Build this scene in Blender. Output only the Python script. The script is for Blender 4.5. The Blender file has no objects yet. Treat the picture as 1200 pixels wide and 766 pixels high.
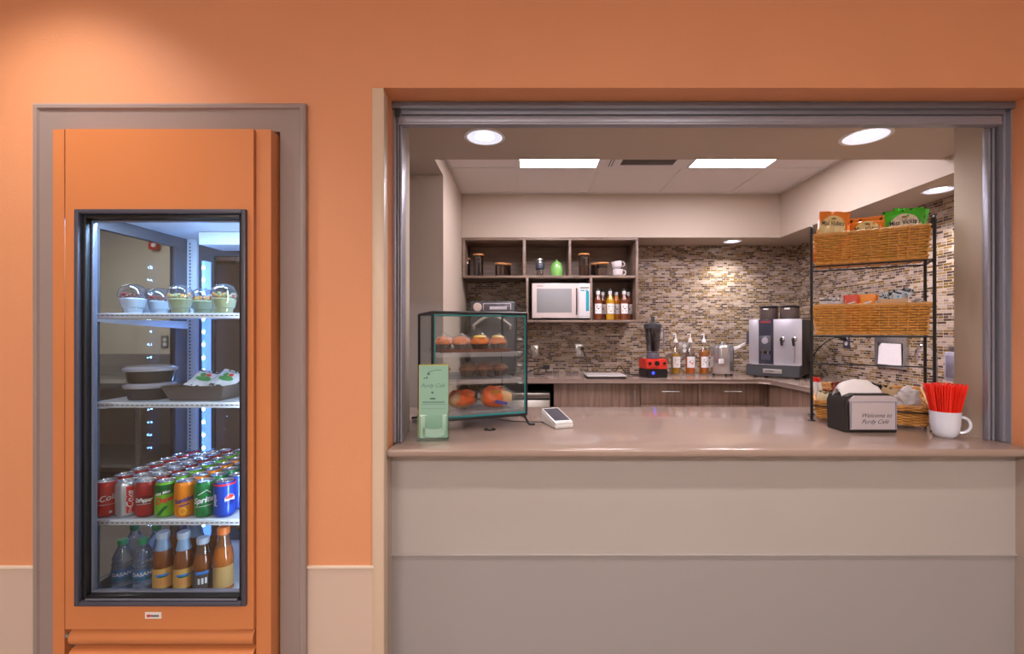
import bpy, bmesh, math, random
from mathutils import Vector, Matrix, noise
PI = math.pi
random.seed(7)
SC = bpy.context.scene
COL = SC.collection
CAMZ = 1.31; F = 540.0; CX = 620.0; CY = 388.0
def P(px, py, Y):
    return Vector(((px-CX)*Y/F, Y, CAMZ-(py-CY)*Y/F))
def XX(px, Y): return (px-CX)*Y/F
def ZZ(py, Y): return CAMZ-(py-CY)*Y/F
ZC = 0.917      # serving counter top
ZB = 0.932      # back counter top

# ------------------------------------------------------------------ materials
def lin(c):
    return tuple(((v/255.0)/12.92 if v/255.0 <= 0.04045 else (((v/255.0)+0.055)/1.055)**2.4) for v in c)
MATS = {}
def mat(name, rgb, rough=0.5, metal=0.0, spec=0.5, trans=0.0, emit=None, estr=0.0, coat=0.0, alpha=None, bump=None, vary=None, sss=0.0):
    if name in MATS: return MATS[name]
    m = bpy.data.materials.new(name); m.use_nodes = True
    nt = m.node_tree; b = nt.nodes['Principled BSDF']
    c = (*lin(rgb), 1.0)
    b.inputs['Base Color'].default_value = c
    b.inputs['Roughness'].default_value = rough
    b.inputs['Metallic'].default_value = metal
    b.inputs['Specular IOR Level'].default_value = spec
    b.inputs['Transmission Weight'].default_value = trans
    b.inputs['Coat Weight'].default_value = coat
    if emit is not None:
        b.inputs['Emission Color'].default_value = (*lin(emit), 1.0)
        b.inputs['Emission Strength'].default_value = estr
    tc = nt.nodes.new('ShaderNodeTexCoord')
    n = nt.nodes.new('ShaderNodeTexNoise')
    vs, va = vary if vary else (40.0, 0.03)
    n.inputs['Scale'].default_value = vs; n.inputs['Detail'].default_value = 4.0
    nt.links.new(tc.outputs['Object'], n.inputs['Vector'])
    mx = nt.nodes.new('ShaderNodeMix'); mx.data_type = 'RGBA'
    mx.inputs[6].default_value = tuple(min(1.0, x*(1-va)) for x in c[:3])+(1.0,)
    mx.inputs[7].default_value = tuple(min(1.0, x*(1+va)) for x in c[:3])+(1.0,)
    nt.links.new(n.outputs['Fac'], mx.inputs[0]); nt.links.new(mx.outputs[2], b.inputs['Base Color'])
    if bump:
        bs, bd = bump
        n2 = nt.nodes.new('ShaderNodeTexNoise'); n2.inputs['Scale'].default_value = bs
        nt.links.new(tc.outputs['Object'], n2.inputs['Vector'])
        bp = nt.nodes.new('ShaderNodeBump'); bp.inputs['Distance'].default_value = bd
        nt.links.new(n2.outputs['Fac'], bp.inputs['Height']); nt.links.new(bp.outputs['Normal'], b.inputs['Normal'])
    MATS[name] = m
    return m
def thin_glass(name, tint=(245, 250, 250), base=0.05, edge=0.6, rough=0.02, power=4.0):
    """thin clear sheet: mostly lets light through, reflects more at grazing angles"""
    if name in MATS: return MATS[name]
    m = bpy.data.materials.new(name); m.use_nodes = True
    nt = m.node_tree; nt.nodes.clear()
    out = nt.nodes.new('ShaderNodeOutputMaterial'); mx = nt.nodes.new('ShaderNodeMixShader')
    tr = nt.nodes.new('ShaderNodeBsdfTransparent'); gl = nt.nodes.new('ShaderNodeBsdfGlossy')
    tr.inputs['Color'].default_value = (*lin(tint), 1); gl.inputs['Roughness'].default_value = rough
    lw = nt.nodes.new('ShaderNodeLayerWeight'); lw.inputs['Blend'].default_value = 0.5
    pw = nt.nodes.new('ShaderNodeMath'); pw.operation = 'POWER'; pw.inputs[1].default_value = power
    ma = nt.nodes.new('ShaderNodeMath'); ma.operation = 'MULTIPLY_ADD'; ma.inputs[1].default_value = edge; ma.inputs[2].default_value = base
    nt.links.new(lw.outputs['Facing'], pw.inputs[0]); nt.links.new(pw.outputs[0], ma.inputs[0])
    nt.links.new(ma.outputs[0], mx.inputs['Fac']); nt.links.new(tr.outputs[0], mx.inputs[1]); nt.links.new(gl.outputs[0], mx.inputs[2])
    nt.links.new(mx.outputs[0], out.inputs['Surface'])
    MATS[name] = m
    return m
def film(name, rgb, opac=0.35, rough=0.15):
    """cloudy clear plastic: part see-through, part glossy plastic"""
    if name in MATS: return MATS[name]
    m = bpy.data.materials.new(name); m.use_nodes = True
    nt = m.node_tree; b = nt.nodes['Principled BSDF']; out = nt.nodes['Material Output']
    b.inputs['Base Color'].default_value = (*lin(rgb), 1); b.inputs['Roughness'].default_value = rough
    b.inputs['Specular IOR Level'].default_value = 0.9
    tc = nt.nodes.new('ShaderNodeTexCoord'); n = nt.nodes.new('ShaderNodeTexNoise'); n.inputs['Scale'].default_value = 30
    bp = nt.nodes.new('ShaderNodeBump'); bp.inputs['Distance'].default_value = 0.002
    nt.links.new(tc.outputs['Object'], n.inputs['Vector']); nt.links.new(n.outputs['Fac'], bp.inputs['Height']); nt.links.new(bp.outputs['Normal'], b.inputs['Normal'])
    tr = nt.nodes.new('ShaderNodeBsdfTransparent'); mx = nt.nodes.new('ShaderNodeMixShader')
    mx.inputs['Fac'].default_value = opac
    nt.links.new(tr.outputs[0], mx.inputs[1]); nt.links.new(b.outputs[0], mx.inputs[2]); nt.links.new(mx.outputs[0], out.inputs['Surface'])
    MATS[name] = m
    return m
def emis(name, rgb, s):
    if name in MATS: return MATS[name]
    m = bpy.data.materials.new(name); m.use_nodes = True
    nt = m.node_tree; nt.nodes.clear()
    out = nt.nodes.new('ShaderNodeOutputMaterial'); e = nt.nodes.new('ShaderNodeEmission')
    e.inputs['Color'].default_value = (*lin(rgb), 1); e.inputs['Strength'].default_value = s
    nt.links.new(e.outputs[0], out.inputs['Surface'])
    MATS[name] = m
    return m
def wood(name, dark, light, scale=(30, 30, 1.6), rough=0.45):
    if name in MATS: return MATS[name]
    m = bpy.data.materials.new(name); m.use_nodes = True
    nt = m.node_tree; b = nt.nodes['Principled BSDF']; b.inputs['Roughness'].default_value = rough
    tc = nt.nodes.new('ShaderNodeTexCoord'); mp = nt.nodes.new('ShaderNodeMapping'); mp.inputs['Scale'].default_value = scale
    n = nt.nodes.new('ShaderNodeTexNoise'); n.inputs['Scale'].default_value = 1.6; n.inputs['Detail'].default_value = 5
    r = nt.nodes.new('ShaderNodeValToRGB'); r.color_ramp.elements[0].position = 0.35; r.color_ramp.elements[1].position = 0.68
    r.color_ramp.elements[0].color = (*lin(dark), 1); r.color_ramp.elements[1].color = (*lin(light), 1)
    nt.links.new(tc.outputs['Object'], mp.inputs['Vector']); nt.links.new(mp.outputs[0], n.inputs['Vector'])
    nt.links.new(n.outputs['Fac'], r.inputs['Fac']); nt.links.new(r.outputs[0], b.inputs['Base Color'])
    MATS[name] = m
    return m
def mosaic(name, axis):
    m = bpy.data.materials.new(name); m.use_nodes = True
    nt = m.node_tree; b = nt.nodes['Principled BSDF']
    tc = nt.nodes.new('ShaderNodeTexCoord'); sp = nt.nodes.new('ShaderNodeSeparateXYZ'); cb = nt.nodes.new('ShaderNodeCombineXYZ')
    nt.links.new(tc.outputs['Object'], sp.inputs[0])
    nt.links.new(sp.outputs[axis], cb.inputs[0]); nt.links.new(sp.outputs[2], cb.inputs[1])
    def brick(w, off, sq, sqf, row=0.0165):
        k = nt.nodes.new('ShaderNodeTexBrick')
        k.inputs['Scale'].default_value = 1.0; k.inputs['Brick Width'].default_value = w; k.inputs['Row Height'].default_value = row
        k.inputs['Mortar Size'].default_value = 0.0015; k.inputs['Mortar Smooth'].default_value = 0.1; k.inputs['Bias'].default_value = 0.0
        k.offset = off; k.offset_frequency = 2; k.squash = sq; k.squash_frequency = sqf
        k.inputs['Color1'].default_value = (0, 0, 0, 1); k.inputs['Color2'].default_value = (1, 1, 1, 1); k.inputs['Mortar'].default_value = (0.5, 0.5, 0.5, 1)
        nt.links.new(cb.outputs[0], k.inputs['Vector'])
        return k
    k = brick(0.060, 0.37, 0.6, 3)
    r = nt.nodes.new('ShaderNodeValToRGB'); r.color_ramp.interpolation = 'CONSTANT'
    cols = [(0.0, (86, 70, 62)), (0.14, (158, 138, 122)), (0.26, (186, 166, 150)), (0.35, (122, 96, 50)), (0.48, (138, 120, 112)),
            (0.59, (180, 162, 152)), (0.68, (78, 60, 46)), (0.79, (166, 146, 130)), (0.88, (136, 108, 66))]
    cr = r.color_ramp
    cr.elements[0].position = 0; cr.elements[0].color = (*lin(cols[0][1]), 1)
    cr.elements[1].position = cols[1][0]; cr.elements[1].color = (*lin(cols[1][1]), 1)
    for p, c in cols[2:]:
        e = cr.elements.new(p); e.color = (*lin(c), 1)
    nt.links.new(k.outputs['Color'], r.inputs['Fac'])
    mx = nt.nodes.new('ShaderNodeMix'); mx.data_type = 'RGBA'; mx.inputs[7].default_value = (*lin((196, 180, 170)), 1)
    nt.links.new(k.outputs['Fac'], mx.inputs[0]); nt.links.new(r.outputs[0], mx.inputs[6]); nt.links.new(mx.outputs[2], b.inputs['Base Color'])
    rr = nt.nodes.new('ShaderNodeMapRange'); rr.inputs['To Min'].default_value = 0.12; rr.inputs['To Max'].default_value = 0.45
    nt.links.new(k.outputs['Color'], rr.inputs['Value']); nt.links.new(rr.outputs[0], b.inputs['Roughness'])
    bp = nt.nodes.new('ShaderNodeBump'); bp.invert = True; bp.inputs['Distance'].default_value = 0.001
    nt.links.new(k.outputs['Fac'], bp.inputs['Height']); nt.links.new(bp.outputs['Normal'], b.inputs['Normal'])
    MATS[name] = m
    return m

# ------------------------------------------------------------------ mesh helpers
def NB(): return bmesh.new()
def box(bm, x0, x1, y0, y1, z0, z1, mi=0, bev=0.0, seg=2):
    vs = [bm.verts.new((x, y, z)) for x in (x0, x1) for y in (y0, y1) for z in (z0, z1)]
    fs = []
    for idx in ((0, 1, 3, 2), (4, 6, 7, 5), (0, 4, 5, 1), (2, 3, 7, 6), (0, 2, 6, 4), (1, 5, 7, 3)):
        f = bm.faces.new([vs[i] for i in idx]); f.material_index = mi; fs.append(f)
    if bev > 0:
        es = list({e for f in fs for e in f.edges})
        r = bmesh.ops.bevel(bm, geom=es, offset=bev, segments=seg, profile=0.5, affect='EDGES', material=-1)
        for f in r['faces']: f.material_index = mi
    return vs
def xform(bm, M, start=0):
    vs = list(bm.verts)[start:]
    bmesh.ops.transform(bm, matrix=M, verts=vs)
def lathe(bm, prof, n=24, c=(0, 0, 0), mi=0, capb=True, capt=True, a0=0.0, a1=2*PI):
    """prof: list of (r,z) from bottom to top"""
    full = abs((a1-a0)-2*PI) < 1e-6
    rings = []
    for r, z in prof:
        ring = []
        if r < 1e-6:
            v = bm.verts.new((c[0], c[1], c[2]+z)); ring = [v]*(n if full else n+1)
        else:
            for i in range(n if full else n+1):
                a = a0+(a1-a0)*i/n
                ring.append(bm.verts.new((c[0]+r*math.cos(a), c[1]+r*math.sin(a), c[2]+z)))
        rings.append(ring)
    m = n if full else n
    for j in range(len(rings)-1):
        A, B = rings[j], rings[j+1]
        for i in range(m):
            k = (i+1) % n if full else i+1
            q = []
            for v in (A[i], A[k], B[k], B[i]):
                if v not in q: q.append(v)
            if len(q) >= 3:
                try:
                    f = bm.faces.new(q); f.material_index = mi
                except ValueError: pass
    if full:
        if capb and prof[0][0] > 1e-6:
            f = bm.faces.new(list(reversed(rings[0]))); f.material_index = mi
        if capt and prof[-1][0] > 1e-6:
            f = bm.faces.new(rings[-1]); f.material_index = mi
def cyl(bm, r, z0, z1, c=(0, 0), n=20, mi=0):
    lathe(bm, [(r, z0), (r, z1)], n, (c[0], c[1], 0), mi)
def tube(bm, pts, r, n=8, mi=0, closed=False, rs=None):
    pts = [Vector(p) for p in pts]; N = len(pts)
    rings = []; up = None
    for i in range(N):
        if closed: d = (pts[(i+1) % N]-pts[i-1])
        else: d = pts[min(i+1, N-1)]-pts[max(i-1, 0)]
        if d.length < 1e-9: d = Vector((0, 0, 1))
        d.normalize()
        if up is None:
            up = Vector((0, 0, 1)) if abs(d.z) < 0.9 else Vector((1, 0, 0))
        s = d.cross(up)
        if s.length < 1e-6: s = d.cross(Vector((0, 1, 0)))
        s.normalize(); u = s.cross(d).normalized(); up = u
        rr = rs[i] if rs else r
        rings.append([bm.verts.new(pts[i]+s*(rr*math.cos(2*PI*k/n))+u*(rr*math.sin(2*PI*k/n))) for k in range(n)])
    for i in range(N if closed else N-1):
        A, B = rings[i], rings[(i+1) % N]
        for k in range(n):
            f = bm.faces.new((A[k], A[(k+1) % n], B[(k+1) % n], B[k])); f.material_index = mi
    if not closed:
        f = bm.faces.new(list(reversed(rings[0]))); f.material_index = mi
        f = bm.faces.new(rings[-1]); f.material_index = mi
def smooth_path(pts, k=6):
    pts = [Vector(p) for p in pts]; out = []
    for i in range(len(pts)-1):
        p0 = pts[max(i-1, 0)]; p1 = pts[i]; p2 = pts[i+1]; p3 = pts[min(i+2, len(pts)-1)]
        for j in range(k):
            t = j/k
            out.append(0.5*((2*p1)+(p2-p0)*t+(2*p0-5*p1+4*p2-p3)*t*t+(3*p1-p0-3*p2+p3)*t**3))
    out.append(pts[-1]); return out
def prism(bm, poly, lo, hi, axis='x', mi=0):
    """poly of 2-D points extruded along an axis: 'x' -> (y,z), 'y' -> (x,z), 'z' -> (x,y)"""
    def V(p, t):
        return (t, p[0], p[1]) if axis == 'x' else ((p[0], t, p[1]) if axis == 'y' else (p[0], p[1], t))
    a = [bm.verts.new(V(p, lo)) for p in poly]; b = [bm.verts.new(V(p, hi)) for p in poly]
    n = len(poly); fs = [bm.faces.new(list(reversed(a))), bm.faces.new(b)]
    for i in range(n): fs.append(bm.faces.new((a[i], a[(i+1) % n], b[(i+1) % n], b[i])))
    for f in fs: f.material_index = mi
    return fs
def obj(name, bm, mats, parent=None, world=False, smooth=32, loc=None, rot=None, solid=0.0):
    bmesh.ops.remove_doubles(bm, verts=bm.verts, dist=1e-6) if False else None
    bmesh.ops.recalc_face_normals(bm, faces=bm.faces)
    if world and parent is not None:
        bmesh.ops.transform(bm, matrix=parent_matrix(parent).inverted(), verts=bm.verts)
    me = bpy.data.meshes.new(name); bm.to_mesh(me); bm.free()
    if not isinstance(mats, (list, tuple)): mats = [mats]
    for m in mats: me.materials.append(m)
    if smooth:
        me.shade_smooth(); me.set_sharp_from_angle(angle=math.radians(smooth))
    o = bpy.data.objects.new(name, me); COL.objects.link(o)
    if parent is not None: o.parent = parent
    if loc is not None: o.location = loc
    if rot is not None: o.rotation_euler = rot
    if solid:
        md = o.modifiers.new('thickness', 'SOLIDIFY'); md.thickness = solid; md.offset = 0
    return o
def parent_matrix(o):
    M = Matrix.Translation(o.location) @ o.rotation_euler.to_matrix().to_4x4()
    return parent_matrix(o.parent) @ M if o.parent else M
def tag(o, label, cat, group=None, kind=None):
    o['label'] = label; o['category'] = cat
    if group: o['group'] = group
    if kind: o['kind'] = kind
    return o
def thing(name, label, cat, loc=(0, 0, 0), rz=0.0, group=None):
    o = bpy.data.objects.new(name, None); COL.objects.link(o)
    o.location = loc; o.rotation_euler = (0, 0, rz); o.empty_display_size = 0.05
    return tag(o, label, cat, group)
def struct(name, bm, m, parent=None, smooth=32):
    o = obj(name, bm, m, parent, smooth=smooth)
    if parent is None: o['kind'] = 'structure'
    return o
def plabel(o, s): o['label'] = s; return o
def dup(root, loc, rz, label=None, group=None, rot=None, scale=None):
    r = root.copy(); COL.objects.link(r); r.location = loc
    r.rotation_euler = rot if rot else (0, 0, rz)
    if scale: r.scale = scale
    if label: r['label'] = label
    if group: r['group'] = group
    for ch in list(root.children):
        c = ch.copy(); COL.objects.link(c); c.parent = r
        for g in list(ch.children):
            d = g.copy(); COL.objects.link(d); d.parent = c
    return r
# ---- lettering
def text_geo(s, size, shear=0.0, bold=0.0, width=None):
    cu = bpy.data.curves.new('lettering_source', 'FONT'); cu.body = s; cu.size = size; cu.shear = shear
    cu.align_x = 'CENTER'; cu.align_y = 'CENTER'; cu.offset = bold; cu.resolution_u = 3
    ob = bpy.data.objects.new('lettering_source', cu)
    me = ob.to_mesh()
    vs = [v.co.copy() for v in me.vertices]; fs = [tuple(p.vertices) for p in me.polygons]
    ob.to_mesh_clear(); bpy.data.objects.remove(ob); bpy.data.curves.remove(cu)
    if width and vs:
        w = max(v.x for v in vs)-min(v.x for v in vs); cx = (max(v.x for v in vs)+min(v.x for v in vs))/2
        for v in vs: v.x = (v.x-cx)*width/w
    return vs, fs
def put(bm, geo, fn, mi=0):
    vs, fs = geo
    nv = [bm.verts.new(fn(v)) for v in vs]
    for f in fs:
        try:
            q = bm.faces.new([nv[i] for i in f]); q.material_index = mi
        except ValueError: pass
def disc_geo(r, n=20, rings=3, sx=1.0, sy=1.0, a0=0, a1=2*PI, cx=0, cy=0):
    vs = [Vector((cx, cy, 0))]; fs = []
    full = abs(a1-a0-2*PI) < 1e-6; m = n if full else n+1
    for j in range(1, rings+1):
        for i in range(m):
            a = a0+(a1-a0)*i/n
            vs.append(Vector((cx+r*sx*j/rings*math.cos(a), cy+r*sy*j/rings*math.sin(a), 0)))
    for j in range(rings):
        for i in range(n):
            k = (i+1) % m
            if j == 0: fs.append((0, 1+i, 1+k))
            else:
                a = 1+(j-1)*m; b = 1+j*m
                fs.append((a+i, b+i, b+k, a+k))
    return vs, fs
def rect_geo(w, h, nx=10, ny=2, cx=0, cy=0, slant=0.0):
    vs = []; fs = []
    for j in range(ny+1):
        for i in range(nx+1):
            y = (j/ny-0.5)*h
            vs.append(Vector((cx+(i/nx-0.5)*w+slant*y, cy+y, 0)))
    for j in range(ny):
        for i in range(nx):
            a = j*(nx+1)+i; fs.append((a, a+1, a+nx+2, a+nx+1))
    return vs, fs
def bend(R, z0, a0=0.0, lift=0.0005):
    """flat shape wrapped on the -Y face of an upright cylinder"""
    return lambda v: ((R+lift+v.z)*math.sin(v.x/R+a0), -(R+lift+v.z)*math.cos(v.x/R+a0), z0+v.y)
def rot_geo(geo, a):
    c, s = math.cos(a), math.sin(a)
    return [Vector((v.x*c-v.y*s, v.x*s+v.y*c, v.z)) for v in geo[0]], geo[1]
def shift_geo(geo, x, y): return [Vector((v.x+x, v.y+y, v.z)) for v in geo[0]], geo[1]

# shared materials
ORANGE = mat('orange_wall_paint', (220, 150, 108), 0.55, bump=(250, 0.0006), vary=(3, 0.03))
ORANGE_METAL = mat('orange_powder_coat', (206, 128, 78), 0.32, bump=(400, 0.0002), vary=(3, 0.02))
BEIGE = mat('beige_wall_paint', (190, 174, 158), 0.6, bump=(250, 0.0004), vary=(3, 0.02))
BEIGE2 = mat('beige_wall_panel', (206, 182, 168), 0.4, vary=(3, 0.02))
PANELM = mat('taupe_counter_panel', (176, 168, 166), 0.4, vary=(3, 0.02)); PANELL = mat('taupe_lower_panel', (157, 151, 151), 0.4, vary=(3, 0.02))
TAUPE = mat('taupe_frame_paint', (152, 135, 132), 0.28, vary=(5, 0.03))
ALU = mat('brushed_aluminium', (158, 160, 176), 0.38, 0.45, vary=(60, 0.06))
ALUD = mat('dark_aluminium', (122, 124, 138), 0.4, 0.4, vary=(60, 0.06))
STEEL = mat('stainless_steel', (196, 193, 194), 0.27, 0.8, vary=(60, 0.05))
CHROME = mat('chrome', (215, 215, 220), 0.08, 1.0)
BLACK = mat('black_plastic', (26, 25, 26), 0.35)
BLACKG = mat('black_gloss', (14, 14, 16), 0.12)
DARKG = mat('dark_grey_frame', (72, 71, 86), 0.35)
BLACKW = mat('black_wire_metal', (38, 38, 42), 0.4, 0.3)
WHITE = mat('white_plastic', (232, 230, 232), 0.3)
WHITEM = mat('white_enamel', (225, 228, 232), 0.3)
PAPER = mat('white_paper', (242, 238, 244), 0.8, bump=(30, 0.002))
CERAM = mat('white_ceramic', (226, 230, 248), 0.12, coat=0.4)
CEIL = mat('white_ceiling_tile', (232, 224, 222), 0.85, bump=(180, 0.001), vary=(120, 0.05))
TBAR = mat('white_ceiling_bar', (226, 220, 218), 0.5)
WOODC = wood('brown_laminate_vertical', (112, 86, 74), (146, 116, 100))
WOODS = wood('taupe_laminate', (122, 102, 90), (146, 124, 110), (4, 4, 30))
BAMBOO = wood('bamboo', (196, 128, 70), (226, 160, 96), (6, 6, 60))
GLASS = thin_glass('clear_glass')
GLASSF = thin_glass('cooler_glass', (236, 240, 242), 0.035, 0.45, 0.01, 3.5)
PLAST = thin_glass('clear_plastic', (235, 240, 245), 0.10, 0.7, 0.06, 2.5)
INK = mat('dark_ink', (60, 56, 66), 0.6)
COUNTER = mat('taupe_quartz', (160, 138, 128), 0.13, coat=0.0, vary=(900, 0.10), spec=0.5)
# ================================================================== the setting
YW = 1.515; XL = -0.478; XR = 1.692; ZO = 2.110       # front wall plane, opening sides and head
FX0, FX1, FZ1 = -1.60, -0.745, 2.035                   # hole for the cooler
bm = NB()                                              # orange wall of the corridor, with the two openings
box(bm, -3.2, FX0, YW, YW+0.10, 0.541, 2.75)
box(bm, FX0, FX1, YW, YW+0.10, FZ1, 2.75)
box(bm, FX1, XL, YW, YW+0.10, 0.541, 2.75)
box(bm, XL, XR, YW, YW+0.10, ZO, 2.75)
box(bm, XR, 3.0, YW, YW+0.10, 0.541, 2.75)
w = struct('wall_front', bm, ORANGE)
bm = NB()
box(bm, -3.2, FX0, YW-0.004, YW+0.10, 0.0, 0.539)
box(bm, FX1, XL+0.0004, YW-0.004, YW+0.085, 0.0, 0.539)
box(bm, XR, 3.0, YW-0.004, YW+0.085, 0.0, 0.539)
struct('wall_wainscot', bm, BEIGE2)
bm = NB()
for a, b in ((-3.2, FX0-0.02), (FX1+0.016, -0.509)): box(bm, a, b, YW-0.009, YW, 0.533, 0.542, bev=0.002)
box(bm, XR, 3.0, YW-0.009, YW, 0.533, 0.542, bev=0.002)
struct('trim_1', bm, mat('cream_cap_strip', (226, 208, 190), 0.4))
# corner guard on the left edge of the opening
bm = NB()
box(bm, -0.5135, XL+0.002, YW-0.006, YW-0.0045, 0.0, ZO-0.004, bev=0.0006)
box(bm, XL+0.0005, XL+0.0025, YW-0.006, YW+0.034, 0.0, ZO-0.012, bev=0.0006)
struct('trim_2', bm, mat('beige_corner_guard', (214, 190, 168), 0.35))
# inner part of the wall (beige jambs) behind the shutter
bm = NB()
box(bm, -0.478-0.25, -0.470, 1.674, 1.812, 0.0, 2.45)
box(bm, -0.72, XL, 1.615, 1.674, 0.0, 2.45)
box(bm, 1.660, 2.9, 1.674, 1.800, 0.0, 2.45)
box(bm, XR, 2.9, 1.615, 1.674, 0.0, 2.45)
box(bm, -0.72, 2.9, 1.640, 1.70, 2.115, 2.45)
struct('wall_jamb', bm, BEIGE)
# recessed panel below the counter
bm = NB(); box(bm, XL, XR, 1.6035, 1.66, 0.0, 0.5325); struct('wall_counter_lower', bm, PANELL)
bm = NB(); box(bm, XL, XR, 1.602, 1.66, 0.534, 0.888)
box(bm, XL, XR, 1.594, 1.603, 0.5325, 0.5375, bev=0.0015)
struct('wall_counter_front', bm, PANELM)
bm = NB()                                              # side returns beneath the counter
box(bm, XL-0.001, XL+0.0012, YW+0.034, 1.602, 0.0, 0.888); box(bm, XR-0.0012, XR+0.001, YW, 1.602, 0.0, 0.888)
struct('trim_3', bm, mat('taupe_return_panel', (176, 158, 148), 0.4))
# low soffit over the counter + inner ceilings
bm = NB()
box(bm, -2.16, 2.9, 1.70, 2.39, 2.20, 2.60)
struct('ceiling_soffit', bm, BEIGE)
ZCEIL = 2.476
bm = NB()
box(bm, -0.572, 2.9, 2.39, 4.4, ZCEIL+0.006, 2.60)
c = struct('ceiling', bm, CEIL)
bm = NB()
gx = [-0.094+0.6*i for i in range(-0, 5)]; gy = [3.91-0.605, 3.91-1.21]
for x in gx[:4]: box(bm, x-0.012, x+0.012, 2.39, 3.92, ZCEIL, ZCEIL+0.008)
for y in gy: box(bm, -0.572, 2.13, y-0.012, y+0.012, ZCEIL-0.0005, ZCEIL+0.008)
box(bm, -0.572, 2.13, 3.89, 3.912, ZCEIL-0.0005, ZCEIL+0.008); box(bm, -0.572, -0.552, 2.39, 3.92, ZCEIL-0.0005, ZCEIL+0.008); box(bm, 2.108, 2.13, 2.39, 3.92, ZCEIL-0.0005, ZCEIL+0.008)
obj('ceiling_bars', bm, TBAR, c)
bm = NB()
box(bm, -4.9, -0.572, 2.39, 4.4, 2.35, 2.60); box(bm, -4.9, -2.16, 1.615, 2.39, 2.35, 2.60)
struct('ceiling_passage', bm, BEIGE)
bm = NB(); box(bm, -2.15, -0.572, 3.07, 4.45, 0.0, 2.35); struct('wall_left', bm, BEIGE)
bm = NB(); box(bm, -4.9, -2.15, 4.30, 4.45, 0.0, 2.35); struct('wall_passage_back', bm, mat('passage_wall_paint', (206, 194, 176), 0.6, vary=(3, 0.02)))
bm = NB(); box(bm, -5.0, -4.9, 1.5, 4.45, 0, 2.6); struct('wall_passage_left', bm, BEIGE)
TILEB = mosaic('mosaic_tile_back', 0); TILER = mosaic('mosaic_tile_side', 1)
bm = NB(); box(bm, -0.572, 2.6, 4.27, 4.45, 0.0, 2.12); struct('wall_back', bm, TILEB)
bm = NB(); box(bm, 2.48, 2.62, 1.80, 4.27, 0.0, 2.12); struct('wall_right', bm, TILER)
bm = NB()                                              # soffits above cabinets and along the right wall
box(bm, -0.572, 2.62, 3.91, 4.45, 2.105, 2.60); box(bm, 2.13, 2.62, 2.39, 3.91, 2.105, 2.60); box(bm, 2.13, 2.62, 1.80, 2.39, 2.105, 2.20)
struct('ceiling_bulkhead', bm, BEIGE)
bm = NB(); box(bm, -5.0, 3.2, -2.9, 4.45, -0.05, 0.0); struct('floor', bm, mat('grey_floor_tile', (150, 138, 128), 0.35, vary=(2, 0.08)))
# corridor shell on the camera's side
bm = NB(); box(bm, -3.3, 3.1, -2.9, YW+0.1, 2.75, 2.82); struct('ceiling_corridor', bm, CEIL)
for n, a in (('wall_corridor_back', (-3.2, 3.0, -2.9, -2.8, 0, 2.75)), ('wall_corridor_left', (-3.3, -3.2, -2.9, YW+0.1, 0, 2.75)), ('wall_corridor_right', (3.0, 3.1, -2.9, YW+0.1, 0, 2.75))):
    bm = NB(); box(bm, *a); struct(n, bm, BEIGE)

# ------------------------------------------------------------------ shutter housing and guides (roll-up shutter)
t = thing('roll_up_shutter', 'aluminium roll-up shutter housing and side guides framing the serving window', 'shutter', (0.6, 1.64, ZC+0.002))
bm = NB()
yz = [(1.616, 2.108), (1.60, 2.108), (1.598, 2.096)]
box(bm, XL, XR, 1.602, 1.640, 2.086, 2.108); box(bm, -0.447, 1.66, 1.606, 1.640, 2.066, 2.086, bev=0.002)
box(bm, -0.447, 1.66, 1.600, 1.606, 2.0815, 2.0845, bev=0.001)
obj('housing', bm, ALUD, t, world=True)
bm = NB(); box(bm, -0.458, 1.655, 1.612, 1.645, 2.040, 2.065, bev=0.003); box(bm, -0.458, 1.655, 1.608, 1.64, 2.032, 2.0415, bev=0.003)
plabel(obj('bottom_bar', bm, ALU, t, world=True), 'rolled-up shutter bottom bar')
bm = NB(); box(bm, XL, -0.466, 1.6145, 1.672, ZC+0.002, 2.086, bev=0.002); box(bm, -0.4635, -0.458, 1.622, 1.672, ZC+0.002, 2.04, bev=0.001)
box(bm, -0.454, -0.447, 1.620, 1.672, ZC+0.002, 2.04, bev=0.001); obj('guide', bm, ALU, t, world=True)
bm = NB(); box(bm, 1.688, XR, 1.6145, 1.672, ZC+0.002, 2.086); box(bm, 1.645, 1.653, 1.650, 1.672, ZC+0.002, 2.04, bev=0.001)
box(bm, 1.660, 1.668, 1.650, 1.672, ZC+0.002, 2.04, bev=0.001); box(bm, 1.678, 1.6885, 1.63, 1.672, ZC+0.002, 2.086, bev=0.002)
obj('guide', bm, ALU, t, world=True)
for a in ((1.653, 1.6605, 1.656, 1.672, ZC+0.002, 2.05), (-0.458, -0.454, 1.63, 1.672, ZC+0.002, 2.05)):
    bm = NB(); box(bm, *a); obj('track_slot', bm, BLACK, t, world=True)
bm = NB(); box(bm, -0.466, -0.450, 1.6, 1.606, 2.057, 2.084); obj('end_cap', bm, BLACK, t, world=True)

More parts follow.
